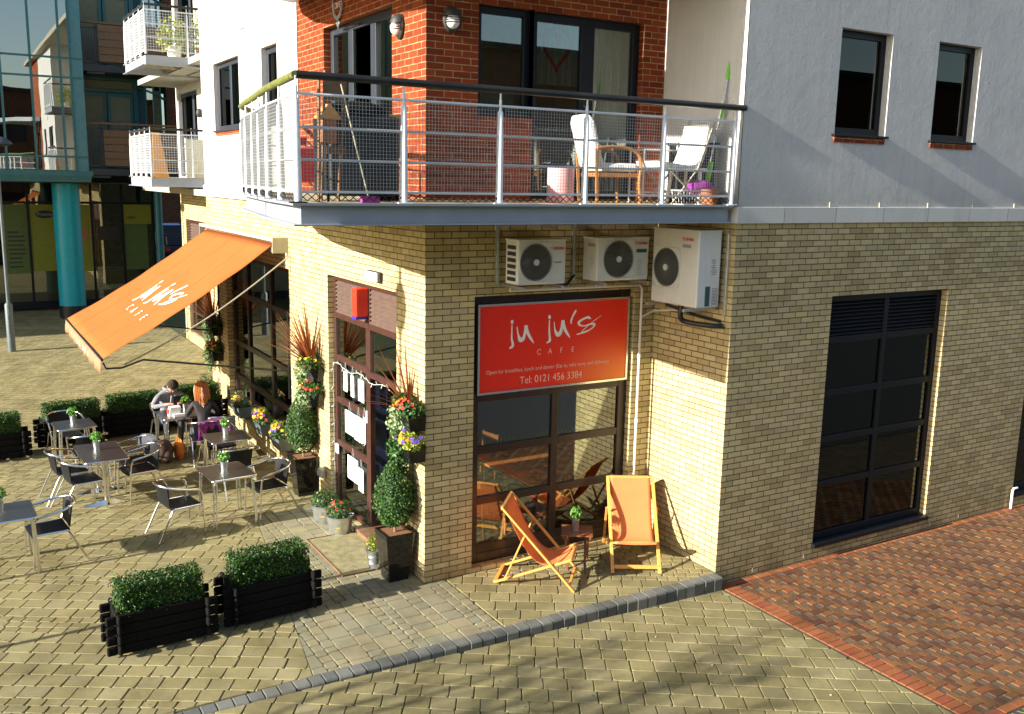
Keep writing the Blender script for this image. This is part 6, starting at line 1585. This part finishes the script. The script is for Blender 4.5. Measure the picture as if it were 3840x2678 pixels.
xs = [-14, -12.6, -11.2, -9.8, -8.4, -7.0, -5.6, -4.2, -2.82, -1.97, -1.12, -.82]; zs = [4.90, 5.35, 7.83, 8.43, 10.93, 11.53, 14.0]
bay = MB()
for x in xs: bay.box(x-.035, 24.36, 4.9, x+.035, 24.46, 14)
for z in zs: bay.box(-14, 24.37, z-.03, -.80, 24.45, z+.03)
BAYF = bay.build('bay_frame', 'teal', T, bevel=0)
for i in range(7, len(xs)-1):
    for j in range(len(zs)-2):
        MB().box(xs[i]+.036, 24.40, zs[j]+.031, xs[i+1]-.036, 24.408, zs[j+1]-.031).build('bay_pane', 'glassbay', BAYF)
w = MB(); w.box(-.785, 24.38, 4.9, -.46, 25.94, 16); w.build('corner_cladding', 'tealstrip', T)
w = MB()
for z in (5.35, 7.83, 8.43): w.box(-.79, 24.36, z-.03, -.45, 24.379, z+.03)
w.build('cladding_band', 'teal', T)
w = MB(); w.box(-14, 24.60, 4.95, -.83, 24.64, 14); w.build('inner_blinds', 'blind', T)
for (zf, zt) in ((4.95, 7.55), (8.15, 10.75)):
    f = MB()
    for (x0, x1) in ((-.40, .42), (.46, 1.28)):
        f.box(x0, 26.0, zf, x0+.09, 26.1, zt); f.box(x1-.09, 26.0, zf, x1, 26.1, zt); f.box(x0+.09, 26.0, zt-.12, x1-.09, 26.1, zt); f.box(x0+.09, 26.0, zf, x1-.09, 26.1, zf+.1)
    f.box(-.42, 25.97, zt+.02, 1.32, 26.11, zt+.12); f.box(-.42, 25.99, zt+.42, 2.4, 26.11, zt+.50); f.box(1.30, 25.96, zf, 1.40, 26.11, zt+.42); fo = f.build('patio_door', 'teal', T)
    for (x0, x1) in ((-.31, .33), (.55, 1.19)): MB().box(x0, 26.03, zf+.1, x1, 26.04, zt-.12).build('blind_panel', 'blind', fo)
    MB().box(-.42, 26.06, zt+.14, 1.30, 26.09, zt+.40).build('upper_panel', 'blind', fo)
    c = MB(); pc = []
    for k in range(5):
        a = k/4; pc.append((1.42+.98*a, 26.0-.22*math.sin(math.pi*.5*(1-a))*.0-.25*math.sin(math.pi*a)))
    for k in range(4):
        (xa, ya), (xb, yb) = pc[k], pc[k+1]; c.add([(xa, ya, zf), (xb, yb, zf), (xb, yb, zt+.3-.08*k), (xa, ya, zt+.3-.08*k)], [(0, 1, 2, 3)])
    co = c.build('curved_window', 'glassbay', T)
    c = MB()
    for k in range(5): c.box(pc[k][0]-.025, pc[k][1]-.04, zf, pc[k][0]+.025, pc[k][1]+.02, zt+.38)
    c.tube([(p[0], p[1]-.03, zt+.25-.10*k) for k, p in enumerate(pc)], .035, 6); c.build('curved_frame', 'teal', co)
    MB().box(1.42, 26.03, zf, 2.40, 26.1, zt+.4).build('inner_wall', 'carwin', co)
for (z0, z1) in ((5.06, 6.50), (8.40, 9.68)):
    b = MB(); b.box(-.46, 24.75, z0-.28, 2.5, 25.95, z0-.06); b.box(-.30, 24.72, z0-.30, -.26+.5, 25.95, z0-.36); bb = b.build('timber_balcony', 'greyframe', T)
    f = MB()
    for x in (-.42, -.02, .04): f.box(x, 24.76, z0-.05, x+.04, 24.80, z1-.1)
    f.box(-.42, 24.76, z0, 2.45, 24.80, z0+.04); f.box(-.42, 24.76, z1-.22, 2.45, 24.80, z1-.18)
    for y in (25.1, 25.5, 25.9): f.box(-.45, y-.02, z0, -.41, y+.02, z1-.1)
    for k in range(6): f.box(-.45, 24.8, z0+k*.2, -.42, 25.9, z0+k*.2+.02)
    for k in range(4): f.box(-.34+k*.08, 24.77, z0, -.325+k*.08, 24.785, z1-.2)
    for k in range(9): f.box(.3+k*.27, 24.77, z1-.18, .315+k*.27, 24.785, z1-.06)
    f.build('metal_frame', 'greyframe', bb)
    for k in range(5): MB().box(.09, 24.70, z0+.04+k*.235, 2.45, 24.74, z0+.04+k*.235+.215).build('timber_board', 'slat', bb)
    r = MB(); r.box(-.55, 24.68, z1-.06, 2.5, 24.86, z1-.0); r.box(-.55, 24.86, z1-.06, -.40, 25.9, z1); r.build('handrail', 'slat', bb)
for (x, y, r, m_) in ((-1.10, 25.35, .42, 'tealcol'), (1.87, 25.6, .13, 'teal')):
    c = MB(); c.lathe([(r, .42), (r, 4.5)], (x, y, 0), 32); c.build('column', m_, T, smooth=True)
    c = MB(); c.lathe([(r*1.03, -.02), (r*1.03, .42)], (x, y, 0), 32); c.build('column_base', 'black', T, smooth=True)
SY = 27.5
g_ = MB()
mx = [-4.2, -2.95, -2.12, -1.27, -.08, .95, 2.02]
for x in mx: g_.box(x-.04, SY-.06, .1, x+.04, SY+.02, 4.5)
g_.box(-14, SY-.055, 3.76, 2.04, SY+.015, 3.84); g_.box(-14, SY-.055, .08, 2.04, SY+.015, .34); SF = g_.build('shop_frame', 'blackframe', T)
for i in range(len(mx)-1):
    MB().box(mx[i]+.041, SY-.02, .341, mx[i+1]-.041, SY-.014, 3.759).build('shop_pane', 'glassshop', SF); MB().box(mx[i]+.041, SY-.02, 3.841, mx[i+1]-.041, SY-.014, 4.49).build('top_pane', 'glassshop', SF)
MB().box(-14, SY+3, 0, 2.1, SY+3.1, 4.5).box(2.0, SY+.03, 0, 2.08, SY+3, 4.5).build('shop_back_wall', 'indark', T)
def poster(name, x0, z0, x1, z1, mat): return MB().box(x0, SY-.030, z0, x1, SY-.024, z1).build(name, mat, SF)
poster('poster', -2.90, 1.33, -2.17, 3.73, 'greenp'); poster('poster', -2.08, 1.40, -1.31, 3.73, 'yellow'); p3 = poster('poster', -1.23, 1.35, -.13, 3.73, 'yellow')
poster('poster', 1.0, 3.03, 1.95, 3.74, 'yellow'); p4 = poster('poster', 1.0, 1.37, 1.80, 3.02, 'greenp'); poster('orange_notice', -.57, 2.42, -.26, 2.94, 'terracotta').location = (0, -.010, 0)
ts = poster('shop_screen', .10, 2.46, .82, 2.96, 'black'); ts.location = (0, -.005, 0)
o = MB(); o.prism([(-1.60+.30*math.cos(2*math.pi*k/28), 0, 3.39+.135*math.sin(2*math.pi*k/28)) for k in range(28)], (0, SY-.038, 0), (0, SY-.033, 0)); ov = o.build('oval_sign', 'black', SF)
textmesh('Premier', .17, 'acgrille', ov, (-1.86, SY-.041, 3.34), ROT_Y)
o = MB(); o.prism([(1.26+.17*math.cos(2*math.pi*k/24), 0, 3.27+.05*math.sin(2*math.pi*k/24)) for k in range(24)], (0, SY-.038, 0), (0, SY-.033, 0)); o.build('oval_sign', 'greenp', SF)
o = MB()
for k in range(9):
    o.box(-2.8, SY-.034, 2.75-k*.15, -2.8+random.uniform(.3, .55), SY-.031, 2.80-k*.15)
o.build('poster_lines', 'ink', SF)
o = MB()
for k in range(8): o.box(.02, SY-.03, .36+k*.145, .17, SY-.024, .36+k*.145+.125)
o.build('small_cards', 'blind', SF)
w = MB(); w.box(-14, SY+2.3, 0, 2, SY+2.31, 1.3); w.build('shop_shelves', 'blind', T)
w = thing('alley_building', 'dark brick building seen down the alley between the two apartment blocks', 'building', (8, 60, 0))
MB().box(0, 60, -.2, 30, 70, 22).build('wall', 'darkbrick', w); MB().box(5.0, 59.9, 4.9, 7.0, 59.98, 6.5).build('window', 'carwin', w)
w2 = thing('shadow_side_building', 'plain tall brick block standing far beyond the left edge of the photo', 'building', (-42, 35, 0)); MB().box(-52, 21.2, -.2, -32, 60, 30).build('wall', 'flatwall', w2); MB().box(-52.3, 20.9, 30, -31.7, 60.3, 30.4).build('roof', 'indark', w2)  # unseen block, placed and sized so its shade covers the far square
w3 = thing('unseen_opposite_building', 'plain dark brick block added unseen behind the camera to darken the window reflections', 'building', (5, -36, 0)); MB().box(-30, -44, -.3, 60, -34, 11.5).build('wall', 'darkbrick', w3); MB().box(-30.3, -44.3, 11.5, 60.3, -33.7, 11.8).build('roof', 'indark', w3)  # added out of view so the cafe windows reflect a dark wall
wq = MB()
for k in range(12):
    for j in range(3): MB().box(-26+k*6.5, -33.99, 1+j*3.2, -24+k*6.5, -33.93, 3+j*3.2).build('window', 'cushion' if (k+j) % 7 == 0 else 'carwin', w3)
# cars in the alley
def car(label, loc, rz, paint, s=1):
    t = thing('parked_car', label, 'car', loc, rz, 'cars parked in the alley')
    def shell(prof, y, mat, name, parent=t):
        m = MB(); n = len(prof); vs = [(x, yy*w_, z) for yy, w_ in ((-1, y), (1, y)) for x, z in prof]
        m.add(vs, [tuple(reversed(range(n))), tuple(range(n, 2*n))]+[(i, (i+1) % n, n+(i+1) % n, n+i) for i in range(n)]); return m.build(name, mat, parent, world=False, bevel=.05, segs=3)
    b = shell([(-2.0, .28), (-2.06, .60), (-1.98, .92), (-1.60, 1.02), (.95, 1.0), (1.75, .86), (2.05, .66), (2.05, .28)], .84, paint, 'body')
    shell([(-1.85, .98), (-1.45, 1.46), (.15, 1.48), (.98, .99)], .70, 'carwin', 'cabin'); shell([(-1.40, 1.465), (-1.2, 1.52), (.0, 1.53), (.12, 1.49)], .66, paint, 'roof')
    for x in (-1.3, 1.3):
        for y in (-.80, .80):
            w = MB(); w.tube([(x, y-.1, .31), (x, y+.1, .31)], .31, 24); wh = w.build('wheel', 'tyre', t, world=False); w = MB(); w.tube([(x, y-.105, .31), (x, y+.105, .31)], .18, 16); w.build('rim', 'galv', wh, world=False)
    for y in (-.66, .66): MB().box(-2.075, y-.11, .70, -2.0, y+.11, .86).build('tail_light', 'acred', t, world=False)
    MB().box(-2.085, -.25, .60, -2.06, .25, .71).build('number_plate', 'yellowbright', t, world=False); MB().box(-2.10, -.82, .32, -2.0, .82, .46).build('bumper', 'tyre', t, world=False)
car('silver-blue hatchback parked tail-on, far down the dark alley', (7.30, 52.0, .35), R_(82), 'carpaint')
car('black car parked in the alley, nearer than the silver-blue one', (6.5, 45.5, .1), R_(84), 'black')
# ------------------------------------------------------------------ street lamps
t = thing('street_lamp', 'grey tapered street lamp post at the left edge, across the square', 'street lamp', (-3.35, 19.1, 0))
m = MB(); m.lathe([(.10, 0), (.10, 1.28), (.085, 1.32), (.045, 1.36), (.040, 5.4), (.03, 5.5)], n=16); m.build('post', 'lampmetal', t, world=False, smooth=True); m = MB(); m.box(-.03, -.104, .5, .03, -.09, 1.0); m.build('hatch', 'lampmetal', t, world=False)
m = MB(); m.lathe([(.02, 5.75), (.16, 5.70), (.27, 5.60), (.28, 5.57), (.20, 5.52), (.05, 5.50)], (.12, 0, 0), 20); m.build('lamp_head', 'greyframe', t, world=False, smooth=True); m = MB(); m.tube([(0, 0, 5.45), (.12, 0, 5.55)], .03); m.build('arm', 'lampmetal', t, world=False)
t = thing('lantern_post', 'tall lantern on a thin post outside the left edge, casting the diamond-shaped shadow', 'street lamp', (-8, .60, 0))
m = MB(); m.tube([(0, 0, 0), (0, 0, 7.0)], .035, 10); m.build('post', 'lampmetal', t, world=False); m = MB(); m.lathe([(.03, 5.90), (.13, 6.0), (.19, 6.22), (.16, 6.38), (.10, 6.50), (.03, 6.56)], n=8); m.build('lantern', 'lampmetal', t, world=False)
# bare trees outside the frame, whose branches streak the paving with shade
def bare_tree(label, loc, h, seed):
    rr = random.Random(seed); t = thing('bare_tree', label, 'tree', loc, 0, 'bare street trees')
    tr = MB(); tr.tube([(0, 0, -.02), (.05, .03, h*.2), (.02, .08, h*.42)], [.15, .12, .10], 10); tr.build('trunk', 'bark', t, world=False, smooth=True)
    cr = MB()
    def grow(p, d, L, r, lv):
        pts = [p]; q = Vector(p); dd = Vector(d)
        for k in range(4):
            dd = (dd+Vector((rr.uniform(-.2, .2), rr.uniform(-.2, .2), rr.uniform(-.05, .16)))).normalized(); q = q+dd*L/4; pts.append(q.copy())
        cr.tube(pts, [r*(1-.13*k) for k in range(5)], 6)
        if lv < 3:
            for k in range(3 if lv < 3 else 3):
                i = rr.choice((2, 3, 4)); nd = (dd+Vector((rr.uniform(-.9, .9), rr.uniform(-.9, .9), rr.uniform(-.2, .7)))).normalized(); grow(pts[i], nd, L*rr.uniform(.55, .8), r*.55, lv+1)
    for k in range(5):
        a = 2*math.pi*k/5+rr.random(); grow(Vector((.02, .08, h*.42)), Vector((math.cos(a)*.7, math.sin(a)*.7, .8)).normalized(), h*.27, .06, 0)
    for _ in range(260):
        v = rr.choice(cr.v); cr.leaf((v[0]+rr.uniform(-.1, .1), v[1]+rr.uniform(-.1, .1), v[2]), rnd_dir(), .10)
    cr.build('crown', 'bark', t, world=False)
bare_tree('bare street tree left of the photo, nearest the camera', (-16.5, -5.6, 0), 7.4, 2)
bare_tree('bare street tree farther left of the photo', (-22.5, -6.2, 0), 8.5, 5)
bare_tree('small bare street tree just beyond the left edge of the photo', (-11.8, -3.3, 0), 5.2, 9)
